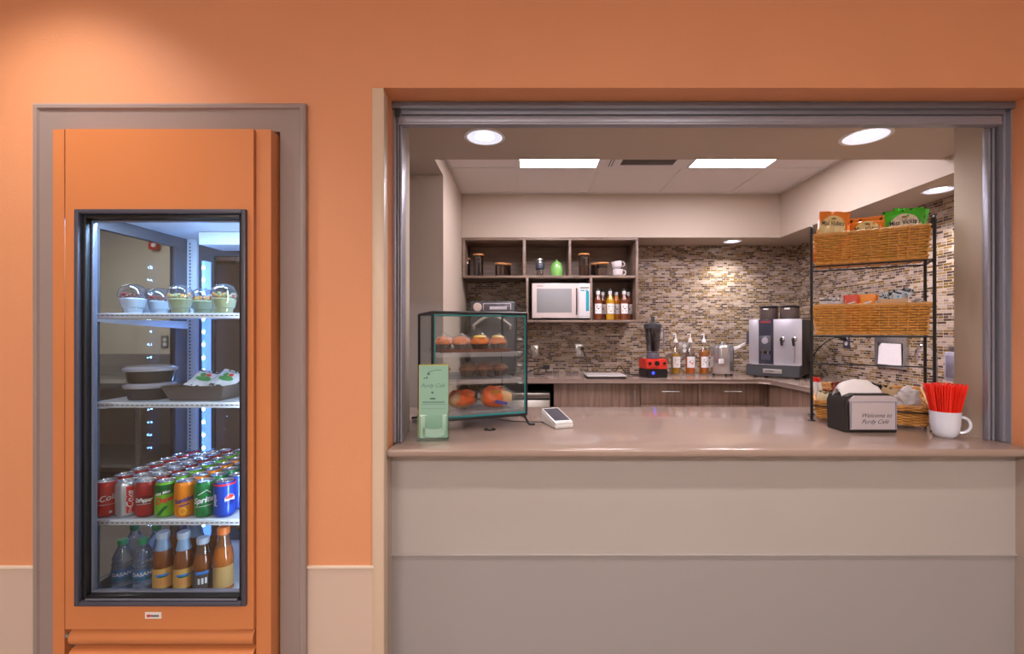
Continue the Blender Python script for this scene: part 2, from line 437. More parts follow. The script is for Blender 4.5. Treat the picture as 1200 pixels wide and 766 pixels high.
# ------------------------------------------------------------------ serving counter top
bm = NB()
def slab(bm, poly, z0, z1, b=0.006):
    fs = prism(bm, poly, z0, z1, 'z')
    es = [e for e in fs[1].edges]+[e for e in fs[0].edges]
    bmesh.ops.bevel(bm, geom=es, offset=b, segments=3, profile=0.5, affect='EDGES')
slab(bm, [(XL+0.004, 1.535), (XR-0.003, 1.535), (XR-0.003, 1.672), (1.657, 1.673), (1.657, 1.80), (2.47, 1.801), (2.47, 2.40), (-0.72, 2.40), (-0.72, 1.813), (-0.468, 1.813), (-0.468, 1.673), (XL+0.004, 1.672)], ZC-0.028, ZC, 0.009)
tag(obj('serving_counter', bm, COUNTER), 'long taupe quartz counter top running through the serving window', 'counter')
bm = NB(); box(bm, -0.71, 2.46, 1.83, 2.36, 0.002, ZC-0.029)
tag(obj('counter_cabinet', bm, WOODC), 'brown laminate base under the serving counter, kitchen side', 'cabinet')

# ------------------------------------------------------------------ back counter: worktop + cabinets
bm = NB()
slab(bm, [(-0.568, 3.62), (1.80, 3.62), (1.84, 3.60), (1.868, 3.56), (1.87, 2.41), (2.475, 2.41), (2.475, 4.266), (-0.568, 4.266)], ZB-0.032, ZB, 0.008)
tag(obj('worktop', bm, COUNTER), 'L-shaped taupe worktop along the tiled back and right walls', 'counter')
zt = ZB-0.034
def cabinet(x0, x1, label, kind, hx=None):
    t = thing('base_cabinet', label, 'cabinet', ((x0+x1)/2, 3.95, 0.0), 0, 'base cabinets under the back worktop')
    bm = NB(); box(bm, x0+0.001, x1-0.001, 3.67, 4.26, 0.002, zt); obj('body', bm, WOODC, t, world=True)
    if kind == 'door':
        bm = NB(); box(bm, x0+0.002, x1-0.002, 3.65, 3.669, 0.10, zt-0.003, bev=0.001); d = obj('door', bm, WOODC, t, world=True)
        bm = NB(); zs = (ZZ(472, 3.65), ZZ(457, 3.65))
        tube(bm, [(hx, 3.651, zs[0]+0.01), (hx, 3.625, zs[0]+0.01)], 0.004); tube(bm, [(hx, 3.651, zs[1]-0.01), (hx, 3.625, zs[1]-0.01)], 0.004)
        tube(bm, [(hx, 3.622, zs[0]-0.003), (hx, 3.622, zs[1]+0.003)], 0.0055); plabel(obj('handle', bm, STEEL, d, world=True), 'vertical steel bar handle')
    else:
        z1 = zt-0.003
        for dz in (0.165, 0.28, 0.28):
            bm = NB(); box(bm, x0+0.002, x1-0.002, 3.65, 3.669, max(z1-dz, 0.1), z1, bev=0.001); d = obj('drawer', bm, WOODC, t, world=True)
            zh = ZZ(458.3, 3.65) if dz < 0.2 else z1-dz*0.4
            bm = NB()
            for s in (-1, 1): tube(bm, [(hx+s*0.05, 3.651, zh), (hx+s*0.05, 3.625, zh)], 0.004)
            tube(bm, [(hx-0.068, 3.622, zh), (hx+0.068, 3.622, zh)], 0.0055); plabel(obj('handle', bm, STEEL, d, world=True), 'horizontal steel bar handle')
            z1 -= dz+0.004
X = lambda px: XX(px, 3.65)
cabinet(X(649), X(750), 'brown wood-grain cabinet with one wide door and vertical handle', 'door', X(742.5))
cabinet(X(750.2), X(818), 'brown drawer cabinet below the pump bottles, beside the door cabinet', 'drawer', X(784.5))
cabinet(X(818.2), X(896), 'brown drawer cabinet below the steel milk canister, next to the corner', 'drawer', X(857))
t = thing('corner_cabinet', 'brown cabinet run turning the corner under the coffee machine', 'cabinet', (2.2, 3.2, 0))
bm = NB(); box(bm, 1.902, 2.46, 2.42, 3.665, 0.002, zt); box(bm, X(896.4), 1.9, 3.655, 3.68, 0.002, zt); obj('body', bm, WOODC, t, world=True)
for y0, y1 in ((2.43, 3.03), (3.035, 3.62)):
    bm = NB(); box(bm, 1.884, 1.901, y0, y1, 0.10, zt-0.003, bev=0.001); d = obj('door', bm, WOODC, t, world=True)
# undercounter appliance at the left
t = thing('undercounter_cooler', 'small stainless undercounter cooler in the dark gap left of the cabinets', 'cooler', (-0.05, 3.8, 0))
xa, xb = XX(546, 3.75), X(645.5)
bm = NB(); box(bm, xa+0.1, xb, 3.72, 4.2, 0.01, ZZ(459, 3.70)); obj('body', bm, mat('dark_cooler_shell', (36, 32, 32), 0.5), t, world=True)
bm = NB(); box(bm, xa+0.1, xb-0.004, 3.695, 3.718, 0.05, ZZ(468.5, 3.70), bev=0.003); obj('door', bm, STEEL, t, world=True)
bm = NB(); box(bm, xa+0.1, xb-0.004, 3.69, 3.718, ZZ(466.5, 3.70), ZZ(460, 3.70), bev=0.004); obj('top_panel', bm, STEEL, t, world=True)

# ------------------------------------------------------------------ wall shelf unit (open pigeonholes)
YS = 3.912; YB = 4.268
S = lambda px: XX(px, YS)
sx0, sx1 = S(541.5)+0.002, S(748); sz0, sz1, szm = ZZ(377.5, YS), 2.103, ZZ(324, YS)
t = thing('wall_shelf_unit', 'taupe open shelf unit with five compartments on the tiled wall', 'shelf unit', ((sx0+sx1)/2, 4.26, sz0))
T = 0.020
bm = NB(); box(bm, sx0, sx1, YS, YB, sz1-T, sz1, bev=0.001); obj('top_board', bm, WOODS, t, world=True)
bm = NB(); box(bm, sx0+T, sx1-T, YS+0.002, YB, szm-T/2, szm+T/2, bev=0.001); obj('middle_shelf', bm, WOODS, t, world=True)
bm = NB(); box(bm, S(616.5), sx1, YS, YB, sz0, sz0+T, bev=0.001); obj('bottom_shelf', bm, WOODS, t, world=True)
for x, a, b in ((sx0, szm-T/2, sz1-T), (sx1-T, sz0+T, sz1-T)):
    bm = NB(); box(bm, x, x+T, YS, YB, a, b, bev=0.001); obj('side_panel', bm, WOODS, t, world=True)
for x, a, b in ((S(612.5), szm+T/2, sz1-T), (S(666.5), szm+T/2, sz1-T), (S(616.5), sz0+T, szm-T/2), (S(691.5), sz0+T, szm-T/2)):
    bm = NB(); box(bm, x, x+(0.026 if x < S(613) else 0.020), YS+0.001, YB, a, b, bev=0.001); obj('divider', bm, WOODS, t, world=True)
bm = NB(); box(bm, sx0+T, sx1-T, YB-0.012, YB, szm+T/2, sz1-T); box(bm, S(616.5)+T, sx1-T, YB-0.012, YB, sz0+T, szm-T/2); obj('back_panel', bm, WOODS, t, world=True)

# ------------------------------------------------------------------ lights in the ceilings
def downlight(px, py, z, r, label, power, group='recessed downlights'):
    Y = (z-CAMZ)*F/(CY-py); x = XX(px, Y)
    t = thing('recessed_downlight', label, 'ceiling light', (x, Y, z), 0, group)
    bm = NB(); lathe(bm, [(r*0.84, -0.001), (r*0.86, -0.006), (r, -0.004), (r, -0.0008)], 32, capb=False, capt=False); obj('trim_ring', bm, WHITE, t)
    bm = NB(); lathe(bm, [(r*0.86, -0.0045), (r*0.80, -0.0025), (r*0.45, -0.0012)], 32, capb=False, capt=False)
    obj('reflector', bm, mat('bright_reflector', (235, 235, 240), 0.15, 0.6, emit=(235, 235, 255), estr=0.9), t)
    bm = NB(); lathe(bm, [(0, -0.0032), (r*0.46, -0.0028), (r*0.46, -0.001)], 24, capb=False); obj('lamp', bm, emis('downlight_lamp', (255, 250, 245), 9), t)
    l = bpy.data.lights.new('downlight_beam', 'SPOT'); l.energy = power; l.spot_size = math.radians(125); l.spot_blend = 0.9; l.shadow_soft_size = r*0.5; l.color = (1, 0.95, 0.88)
    o = bpy.data.objects.new('downlight_beam', l); COL.objects.link(o); o.location = (x, Y, z-0.03)
downlight(568, 160, 2.20, 0.094, 'round recessed downlight over the left end of the serving counter', 16)
downlight(1014.5, 159, 2.20, 0.105, 'round recessed downlight over the right end of the serving counter', 16)
downlight(858, 282.5, 2.105, 0.080, 'small recessed downlight under the back bulkhead above the tile', 30)
downlight(1100, 222, 2.105, 0.080, 'recessed downlight under the right bulkhead near the window edge', 22)
def troffer(x0, y0, label):
    t = thing('ceiling_light_panel', label, 'ceiling light', (x0+0.3, y0+0.3, ZCEIL), 0, 'square light panels in the kitchen ceiling')
    bm = NB()
    for a in ((x0+.012, x0+.032, y0+.012, y0+.59), (x0+.568, x0+.588, y0+.012, y0+.59), (x0+.032, x0+.568, y0+.012, y0+.03), (x0+.032, x0+.568, y0+.572, y0+.59)):
        box(bm, *a, ZCEIL-0.004, ZCEIL+0.005)
    obj('frame', bm, TBAR, t, world=True)
    bm = NB(); box(bm, x0+.032, x0+.568, y0+.03, y0+.572, ZCEIL-0.001, ZCEIL+0.003); obj('diffuser', bm, emis('kitchen_light_diffuser', (250, 240, 248), 29.5), t, world=True)
troffer(-0.094, 2.70, 'square glowing ceiling panel on the left of the air vent')
troffer(1.106, 2.70, 'square glowing ceiling panel on the right of the air vent')
t = thing('ceiling_vent', 'white ceiling air vent with dark grille between the two light panels', 'vent', (0.8, 3.0, ZCEIL))
bm = NB(); x0, y0 = 0.506, 2.70
for a in ((x0+.012, x0+.13, y0+.012, y0+.59), (x0+.50, x0+.588, y0+.012, y0+.59), (x0+.13, x0+.50, y0+.012, y0+.25), (x0+.13, x0+.50, y0+.53, y0+.59)):
    box(bm, *a, ZCEIL-0.004, ZCEIL+0.005)
obj('frame', bm, TBAR, t, world=True)
bm = NB(); box(bm, x0+.13, x0+.50, y0+.25, y0+.53, ZCEIL+0.002, ZCEIL+0.004); box(bm, x0+.05, x0+.056, y0+.3, y0+.55, ZCEIL-0.005, ZCEIL-0.003); box(bm, x0+.07, x0+.076, y0+.3, y0+.55, ZCEIL-0.005, ZCEIL-0.003)
obj('backing', bm, BLACK, t, world=True)
bm = NB()
for i in range(40): box(bm, x0+.133+i*.0092, x0+.136+i*.0092, y0+.25, y0+.53, ZCEIL-0.003, ZCEIL+0.001)
for i in range(12): box(bm, x0+.13, x0+.50, y0+.26+i*.023, y0+.2625+i*.023, ZCEIL-0.0035, ZCEIL+0.001)
box(bm, x0+.13, x0+.50, y0+.385, y0+.397, ZCEIL-0.005, ZCEIL+0.001)
obj('grille', bm, mat('grey_grille', (120, 112, 108), 0.5), t, world=True)
# passage and corridor lamps; the unseen light panels are added fill
def fill_panel(x0, x1, y0, y1, z, s, label, nm, rgb=(255, 247, 242)):
    t = thing('ceiling_light_panel', label, 'ceiling light', ((x0+x1)/2, (y0+y1)/2, z))
    bm = NB(); box(bm, x0-.02, x1+.02, y0-.02, y1+.02, z-0.004, z-0.0005); obj('frame', bm, TBAR, t, world=True)
    bm = NB(); box(bm, x0, x1, y0, y1, z-0.007, z-0.0042); obj('diffuser', bm, emis(nm, rgb, s), t, world=True)
fill_panel(-3.6, -3.0, 3.0, 3.6, 2.35, 22, 'square added fill panel in the passage ceiling behind the cooler', 'passage_fill')  # unseen panel added to light the passage
fill_panel(-2.1, -0.9, -2.4, -1.8, 2.75, 37.0, 'long added corridor fill panel on the left behind the viewer', 'corridor_fill')  # both corridor panels are added, out of view, for soft general light
fill_panel(0.6, 1.8, -2.4, -1.8, 2.75, 37.0, 'long added corridor fill panel on the right behind the viewer', 'corridor_fill')
def spot(x, y, z, e, size, blend, tgt, soft=0.05, col=(1, 0.93, 0.86)):
    l = bpy.data.lights.new('wall_washer_beam', 'SPOT'); l.energy = e; l.spot_size = math.radians(size); l.spot_blend = blend; l.shadow_soft_size = soft; l.color = col
    o = bpy.data.objects.new('wall_washer_beam', l); COL.objects.link(o); o.location = (x, y, z)
    o.rotation_euler = (Vector(tgt)-Vector((x, y, z))).to_track_quat('-Z', 'Y').to_euler()
for x, y, e, lb in ((-1.50, 1.06, 62, 'corridor downlight in front of the cooler'), (0.60, 0.62, 105, 'corridor downlight in front of the serving window')):
    t = thing('recessed_downlight', lb, 'ceiling light', (x, y, 2.75))
    bm = NB(); lathe(bm, [(0.055, -0.004), (0.075, -0.006), (0.085, -0.003), (0.085, -0.0005)], 28, capb=False, capt=False); obj('trim_ring', bm, WHITE, t)
    bm = NB(); lathe(bm, [(0, -0.003), (0.056, -0.003)], 24, capb=False, capt=False); obj('lamp', bm, emis('corridor_lamp', (255, 244, 230), 10), t)
    spot(x, y, 2.73, e, 105, 0.8, (x, y+0.12, 0))
# ================================================================== the glass-door cooler
bm = NB()                                              # moulded taupe frame around the cooler
fx0, fx1, fz1 = XX(38.5, 1.497), XX(358, 1.497), ZZ(121, 1.497)
wf = 0.088
prof = [(0, 0.018), (0.006, 0.022), (0.016, 0.022), (0.020, 0.016), (wf-0.014, 0.010), (wf, 0.008), (wf, -0.09)]
def frame_pt(side, d, h):
    y = YW-h
    return {'l0': (fx0+d, y, 0.0), 'l1': (fx0+d, y, fz1-d), 'r1': (fx1-d, y, fz1-d), 'r0': (fx1-d, y, 0.0)}[side]
pf = [(0, -0.0)]+prof
rings = [[bm.verts.new(frame_pt(s, d, h)) for (d, h) in pf] for s in ('l0', 'l1', 'r1', 'r0')]
for a in range(3):
    for i in range(len(pf)-1): bm.faces.new((rings[a][i], rings[a][i+1], rings[a+1][i+1], rings[a+1][i]))
struct('trim_4', bm, TAUPE)

fr = thing('glass_door_cooler', 'tall orange built-in cooler with glass door holding cups, bowls, cans and bottles', 'refrigerator', (-1.168, 1.70, 0.0))
bx0, bx1, bz1 = XX(62, 1.465), XX(317.5, 1.465), ZZ(151.5, 1.465)
dx0, dx1, dz0, dz1 = XX(76.5, 1.455), XX(297, 1.455), ZZ(737, 1.455), ZZ(151, 1.455)
wx0, wx1, wz0, wz1 = XX(87.5, 1.449), XX(288.5, 1.449), ZZ(710, 1.449), ZZ(245, 1.449)
cxl, cxr, cyb, czt, czb = -1.482, -0.872, 2.010, 1.712, 0.402   # inside of the cavity
bm = NB()                                              # posts, top box, base box, right wall (orange shell)
box(bm, bx0, -1.4775, 1.465, 1.56, 0.01, bz1); box(bm, dx1+0.003, bx1, 1.465, 1.56, 0.01, bz1)
box(bm, dx0-0.003, dx1+0.003, 1.470, 1.54, 1.80, bz1)
obj('shell', bm, ORANGE_METAL, fr, world=True)
bm = NB()
box(bm, bx0+0.004, bx1-0.004, 1.54, 2.03, czt, bz1-0.02); box(bm, bx0+0.004, bx1-0.004, 1.49, 2.03, 0.02, czb-0.004)
box(bm, cxr, bx1-0.004, 1.561, 2.03, czb-0.004, czt)
obj('cabinet', bm, mat('cooler_casing_grey', (92, 88, 90), 0.5), fr, world=True)
LIN = mat('white_cooler_liner', (226, 230, 236), 0.35)
bm = NB(); box(bm, bx0+0.006, bx1-0.006, 1.50, 2.02, czt-0.004, czt-0.0005); box(bm, bx0+0.006, bx1-0.006, 1.53, 2.02, czb-0.004, czb)
box(bm, cxr-0.006, cxr-0.001, 1.53, 2.02, czb, czt-0.004); obj('liner', bm, LIN, fr, world=True)
bm = NB(); box(bm, -1.505, -1.450, 1.513, 1.524, czb, czt-0.004)
obj('front_jamb', bm, mat('pale_blue_liner_edge', (140, 158, 185), 0.35), fr, world=True)
bm = NB()                                              # left window frame
box(bm, cxl-0.022, cxl+0.002, 1.575, 2.008, czt-0.048, czt-0.004, bev=0.002); box(bm, cxl-0.022, cxl+0.002, 1.575, 2.008, czb, czb+0.045, bev=0.002)
box(bm, cxl-0.022, cxl+0.003, 1.928, 2.008, czb+0.045, czt-0.048, bev=0.002); box(bm, cxl-0.022, cxl+0.001, 1.576, 1.59, czb+0.045, czt-0.048)
sf = obj('side_window_frame', bm, mat('grey_brown_window_frame', (86, 82, 84), 0.4), fr, world=True)
bm = NB(); box(bm, cxl-0.012, cxl-0.006, 1.59, 1.93, czb+0.045, czt-0.048); obj('side_glass', bm, thin_glass('side_window_glass', (232, 236, 238), 0.012, 0.08, 0.01, 3.0), sf, world=True)
bm = NB()                                              # back window frame
box(bm, cxl+0.03, cxr-0.006, 2.006, 2.028, czt-0.075, czt-0.004); box(bm, cxl+0.03, cxl+0.105, 2.006, 2.028, czb, czt-0.075)
box(bm, cxr-0.03, cxr-0.006, 2.006, 2.028, czb, czt-0.075); box(bm, cxl+0.03, cxr-0.006, 2.006, 2.028, czb, czb+0.04)
bf = obj('back_window_frame', bm, mat('grey_brown_window_frame', (86, 82, 84), 0.4), fr, world=True)
bm = NB(); box(bm, cxl+0.105, cxr-0.03, 2.014, 2.020, czb+0.04, czt-0.075); obj('back_glass', bm, thin_glass('side_window_glass'), bf, world=True)
# slotted standards in the back corners
def standard(x0, x1):
    bm = NB(); box(bm, x0, x1, 1.990, 2.005, czb, czt-0.005, bev=0.001); s = obj('shelf_standard', bm, LIN, fr, world=True)
    bm = NB()
    z = czb+0.02
    while z < czt-0.02:
        box(bm, (x0+x1)/2-0.009, (x0+x1)/2-0.004, 1.9885, 1.9905, z, z+0.007); z += 0.0145
    obj('slots', bm, DARKG, s, world=True)
standard(cxl+0.004, cxl+0.046); standard(cxr-0.05, cxr-0.008)
bm = NB(); box(bm, XX(236.6, 1.95), XX(240, 1.95), 1.950, 1.9885, czb+0.01, ZZ(306, 1.96)); led = obj('light_strip', bm, mat('blue_glow_strip', (200, 220, 250), 0.3, emit=(70, 140, 255), estr=1.6), fr, world=True)  # weak blue emission stands in for the diodes' glow along the strip
DIO = emis('blue_white_diode', (105, 165, 255), 360)
z = ZZ(314, 1.972); first = None
while z > czb+0.02:
    if first is None:
        bm = NB(); lathe(bm, [(0.0052, 0.0), (0.005, 0.0015), (0.003, 0.0025), (0.0, 0.003)], 8)
        xform(bm, Matrix.Rotation(PI/2, 4, 'X')); first = obj('diode', bm, DIO, led); first.location = (XX(238.3, 1.948)+1.168, 1.9498-1.70, z)
    else:
        o = first.copy(); COL.objects.link(o); o.parent = led; o.location = (XX(238.3, 1.948)+1.168, 1.9498-1.70, z)
    z -= 0.0545
def tall_area(loc, sx, sy, e, rot, col):
    l = bpy.data.lights.new('cooler_fill_light', 'AREA'); l.shape = 'RECTANGLE'; l.size = sx; l.size_y = sy; l.energy = e; l.color = col
    o = bpy.data.objects.new('cooler_fill_light', l); COL.objects.link(o); o.location = loc; o.rotation_euler = rot
# light bar added under the front of the cooler ceiling to brighten the inside
bm = NB(); box(bm, cxl+0.05, cxr-0.03, 1.548, 1.575, czt-0.018, czt-0.005, bev=0.002); plabel(obj('added_top_light', bm, WHITEM, fr, world=True), 'slim added light bar under the cooler ceiling')
tall_area(((cxl+cxr)/2, 1.562, czt-0.0195), 0.50, 0.018, 10.0, (math.radians(12), 0, 0), (0.40, 0.62, 1.0))
bm = NB(); box(bm, cxr-0.016, cxr-0.007, 1.500, 1.522, czb+0.02, czt-0.05, bev=0.001); obj('added_door_light', bm, WHITEM, fr, world=True)  # unseen strip added behind the door post to brighten the cans
tall_area((cxr-0.018, 1.511, (czb+czt)/2), 0.014, 1.15, 4.5, (PI/2, 0, math.radians(62)), (0.70, 0.83, 1.0))
bm = NB(); box(bm, XX(232.5, 1.84), cxr-0.01, 1.84, 1.985, ZZ(286.5, 1.84), czt-0.005, bev=0.003)
plabel(obj('fan_housing', bm, LIN, fr, world=True), 'pale fan housing under the cooler ceiling')
# door: orange panel with a window
dr_bm = NB()
for a in ((dx0, wx0+0.012, dz0, dz1), (wx1-0.012, dx1, dz0, dz1), (wx0+0.012, wx1-0.012, wz1-0.012, dz1), (wx0+0.012, wx1-0.012, dz0, wz0+0.012)):
    box(dr_bm, a[0], a[1], 1.455, 1.474, a[2], a[3])
door = obj('door', dr_bm, ORANGE_METAL, fr, world=True)
bm = NB()
def rim(bm, x0, x1, z0, z1, w, ya, yb, bev=0.002):
    box(bm, x0, x0+w, ya, yb, z0, z1, bev=bev); box(bm, x1-w, x1, ya, yb, z0, z1, bev=bev)
    box(bm, x0+w, x1-w, ya, yb, z1-w, z1, bev=bev); box(bm, x0+w, x1-w, ya, yb, z0, z0+w, bev=bev)
rim(bm, wx0, wx1, wz0, wz1, 0.014, 1.445, 1.460, 0.003); obj('window_frame', bm, DARKG, door, world=True)
bm = NB(); rim(bm, wx0+0.0142, wx1-0.0142, wz0+0.0142, wz1-0.0142, 0.013, 1.457, 1.492, 0.002); obj('gasket', bm, BLACK, door, world=True)
bm = NB(); box(bm, wx0+0.03, wx1-0.03, 1.4495, 1.455, wz0+0.0165, wz0+0.0215, bev=0.001); rim(bm, wx0+0.0275, wx1-0.0275, wz0+0.0275, wz1-0.0275, 0.006, 1.474, 1.49, 0.001)
obj('spacer_bar', bm, ALUD, door, world=True)
bm = NB(); box(bm, wx0+0.027, wx1-0.027, 1.476, 1.482, wz0+0.027, wz1-0.027)
obj('glass_pane', bm, GLASSF, door, world=True)
bm = NB(); box(bm, XX(170, 1.454), XX(189, 1.454), 1.4535, 1.4548, ZZ(724.5, 1.454), ZZ(717, 1.454)); st = plabel(obj('maker_plate', bm, WHITE, door, world=True), 'small white maker plate with a red mark and dark letters')
bm = NB(); box(bm, XX(172.3, 1.454), XX(176.5, 1.454), 1.4528, 1.4536, ZZ(722.7, 1.454), ZZ(719.7, 1.454), mi=1)
for i in range(7): box(bm, XX(177+i*1.35, 1.454), XX(178+i*1.35, 1.454), 1.4528, 1.4536, ZZ(722.3, 1.454), ZZ(720+0.4*(i % 2), 1.454))
obj('plate_print', bm, [INK, mat('red_print', (205, 60, 50), 0.5)], fr, world=True)
# louvred grille at the bottom
gb = NB(); box(gb, dx0+0.004, dx1-0.002, 1.50, 1.505, 0.02, dz0-0.002); gr = obj('grille', gb, BLACK, fr, world=True)
z = dz0-0.006; i = 0
while z > 0.05:
    bm = NB(); pr = []
    for k in range(9):
        a = PI*0.5+PI*k/8.0
        pr.append((1.478+0.020*math.cos(a), z-0.030+0.024*math.sin(a)))
    pr += [(1.486, z-0.054), (1.486, z-0.004)]
    prism(bm, pr, XX(80, 1.46), XX(296.3, 1.46)); plabel(obj('louvre', bm, ORANGE_METAL, gr, world=True), 'rounded orange louvre'); z -= 0.0595
bm = NB(); cyl(bm, 0.006, 0, 0.01, n=12); xform(bm, Matrix.Translation((XX(79, 1.47), 1.476, ZZ(744, 1.47))) @ Matrix.Rotation(PI/2, 4, 'X')); obj('screw', bm, STEEL, fr, world=True)
# shelves
SHF = mat('pale_shelf_glassy', (205, 212, 222), 0.25)
shelf_z = [ZZ(367, 1.53), ZZ(472, 1.53), ZZ(609.5, 1.53)]
for z in shelf_z:
    bm = NB(); box(bm, cxl+0.012, cxr-0.012, 1.545, 1.985, z-0.008, z)
    s = obj('shelf', bm, SHF, fr, world=True)
    bm = NB(); box(bm, cxl+0.006, cxr-0.010, 1.528, 1.545, z-0.016, z+0.0005, bev=0.002); r = obj('shelf_rail', bm, WHITEM, s, world=True)
    bm = NB(); x = cxl+0.03
    while x < cxr-0.02:
        box(bm, x, x+0.010, 1.5265, 1.5282, z-0.008, z-0.0055); x += 0.0165
    obj('rail_slots', bm, DARKG, s, world=True)
    bm = NB(); prism(bm, [(1.53, z-0.017), (1.99, z-0.017), (1.99, z-0.05), (1.60, z-0.03)], cxl+0.006, cxl+0.009); obj('bracket', bm, WHITEM, s, world=True)

# ------------------------------------------------------------------ drink cans
CH = 0.119; CR = 0.0325
LID = mat('can_lid_aluminium', (205, 205, 212), 0.25, 0.9)
def paint(n, c, metal=0.35): return mat(n, c, 0.28, metal, coat=0.3)
RED = paint('cola_red', (205, 30, 28)); SILV = paint('diet_silver', (200, 202, 206), 0.7); MAR = paint('pepper_maroon', (160, 24, 26)); LIME = paint('lime_green', (112, 190, 40))
ORG = paint('soda_orange', (245, 140, 20)); GRN = paint('lemon_lime_green', (10, 130, 62)); BLU = paint('cola_blue', (24, 72, 190)); DGR = paint('deep_green', (20, 110, 50))
WHT = mat('white_print', (240, 238, 236), 0.4); RPR = mat('bright_red_print', (215, 40, 34), 0.4); NAVY = mat('navy_print', (24, 54, 140), 0.4); YEL = mat('yellow_print', (240, 200, 60), 0.4)
def can_proto(kind, name, label, full=True):
    t = thing('drink_can', label, 'drink can', (0, 0, 0), 0, 'drink cans on the third shelf')
    m, arts = kind
    bm = NB(); lathe(bm, [(0.023, 0.0), (0.027, 0.002), (CR, 0.010), (CR, CH-0.014), (0.0275, CH-0.003), (0.0268, CH-0.002)], 26, capt=False)
    obj('body', bm, m, t)
    bm = NB(); lathe(bm, [(0.0266, CH-0.003), (0.0276, CH-0.001), (0.0270, CH), (0.0255, CH-0.0005), (0.0245, CH-0.0045), (0, CH-0.004)], 26, capb=False)
    l = obj('lid', bm, LID, t)
    bm = NB(); box(bm, -0.006, 0.006, -0.012, 0.008, CH-0.0038, CH-0.0026, bev=0.0005); obj('ring_pull', bm, LID, l)
    if full and arts:
        bm = NB(); ms = []
        for geo, mm, a, lift in arts:
            if mm not in ms: ms.append(mm)
            put(bm, geo, bend(CR, CH*0.5, a, lift), ms.index(mm))
        obj('printed_design', bm, ms, t, smooth=0)
    return t
T1 = rot_geo(text_geo('Coca-Cola', 0.026, 0.35, 0.0003), 0.18)
DC = rot_geo(text_geo('Coke', 0.026, 0.3, 0.0004), PI/2); DC2 = rot_geo(text_geo('Diet', 0.012, 0.2), PI/2)
DP = text_geo('DrPepper', 0.019, 0.35, 0.0006, 0.050); 
DW = rot_geo(text_geo('Dew', 0.028, 0.35, 0.0009), 0.22); DW2 = rot_geo(text_geo('diet Mtn', 0.013, 0.3, 0.0003), 0.22)
SK = rot_geo(text_geo('Sunkist', 0.020, 0.2, 0.0007), 0.22)
SP = rot_geo(text_geo('Sprite', 0.026, 0.35, 0.0008), 0.12)
PE = rot_geo(text_geo('pepsi', 0.019, 0.0, 0.0004), PI/2)
kinds = [
 (RED, [(T1, WHT, -0.70, 0.0006), (rect_geo(0.05, 0.0012, 12, 1, 0, -0.016, 0), WHT, 0.25, 0.0005), (disc_geo(0.004, 12, 2, cx=0.010, cy=-0.042), WHT, 0.2, 0.0005)]),
 (SILV, [(rect_geo(0.020, 0.090, 6, 1), RPR, 0.50, 0.0004), (DC, WHT, 0.50, 0.0009), (shift_geo(DC2, 0.0, -0.034), WHT, 0.50, 0.0009)]),
 (MAR, [(DP, WHT, 0.0, 0.0006), (disc_geo(0.016, 20, 3, sx=1.55, sy=0.9, cy=0.002), paint('pepper_oval_dark', (120, 14, 20)), 0.0, 0.0003), (rect_geo(0.04, 0.0011, 12, 1, 0, -0.013), WHT, 0, 0.0005)]+[(rect_geo(0.055, 0.0008, 12, 1, 0, -0.020-i*0.006), RPR, 0, 0.0004) for i in range(5)]),
 (LIME, [(rect_geo(0.075, 0.032, 16, 3, 0, 0.035, 0.25), DGR, 0, 0.0003), (DW, RPR, 0.02, 0.0008), (shift_geo(DW2, -0.004, 0.024), WHT, 0, 0.0008), (rect_geo(0.012, 0.030, 5, 3, -0.004, -0.035, 0.8), DGR, 0, 0.0004)]),
 (ORG, [(SK, NAVY, 0.02, 0.0008), (shift_geo(rot_geo(rect_geo(0.03, 0.004, 8, 1), 0.22), 0.004, -0.016), NAVY, 0, 0.0006), (disc_geo(0.012, 18, 2, cx=0.0, cy=-0.036), YEL, 0, 0.0003), (disc_geo(0.009, 18, 2, cx=0.0, cy=-0.036), ORG, 0, 0.0005)]),
 (GRN, [(SP, WHT, 0.02, 0.0008), (shift_geo(rot_geo(rect_geo(0.055, 0.0015, 12, 1), 0.10), 0.0, -0.020), WHT, 0, 0.0005), (shift_geo(rot_geo(rect_geo(0.03, 0.0022, 8, 1), 0.55), 0.0, 0.026), WHT, 0, 0.0005), (shift_geo(rot_geo(rect_geo(0.018, 0.0022, 6, 1), -0.75), 0.018, 0.028), WHT, 0, 0.0005), (disc_geo(0.008, 14, 2, sx=0.8, sy=1.6, cx=0.006, cy=-0.042), DGR, 0, 0.0004)]),
 (BLU, [(disc_geo(0.017, 22, 4, cx=0.0, cy=0.0), WHT, 0.75, 0.0004), (disc_geo(0.0155, 14, 4, a0=0.35, a1=PI-0.1, cy=0.001), RPR, 0.75, 0.0007), (disc_geo(0.0155, 14, 4, a0=PI+0.2, a1=2*PI-0.2, cy=-0.002), paint('globe_blue', (20, 40, 140)), 0.75, 0.0007), (PE, WHT, -0.75, 0.0006), (rect_geo(0.2, 0.006, 60, 1, 0, 0.0505), RPR, 0, 0.0012)]),  # red band at the can's shoulder is a reflection put into the colour
]
knames = ['red cola can with white script', 'silver diet cola can with red panel', 'dark red soda can with white lettering', 'lime green soda can with red lettering', 'orange soda can with blue lettering', 'green lemon-lime can with white lettering', 'blue cola can with round red, white and blue emblem']
rown = ['front row', 'second row', 'third row', 'fourth row', 'fifth row', 'sixth row', 'rearmost row']
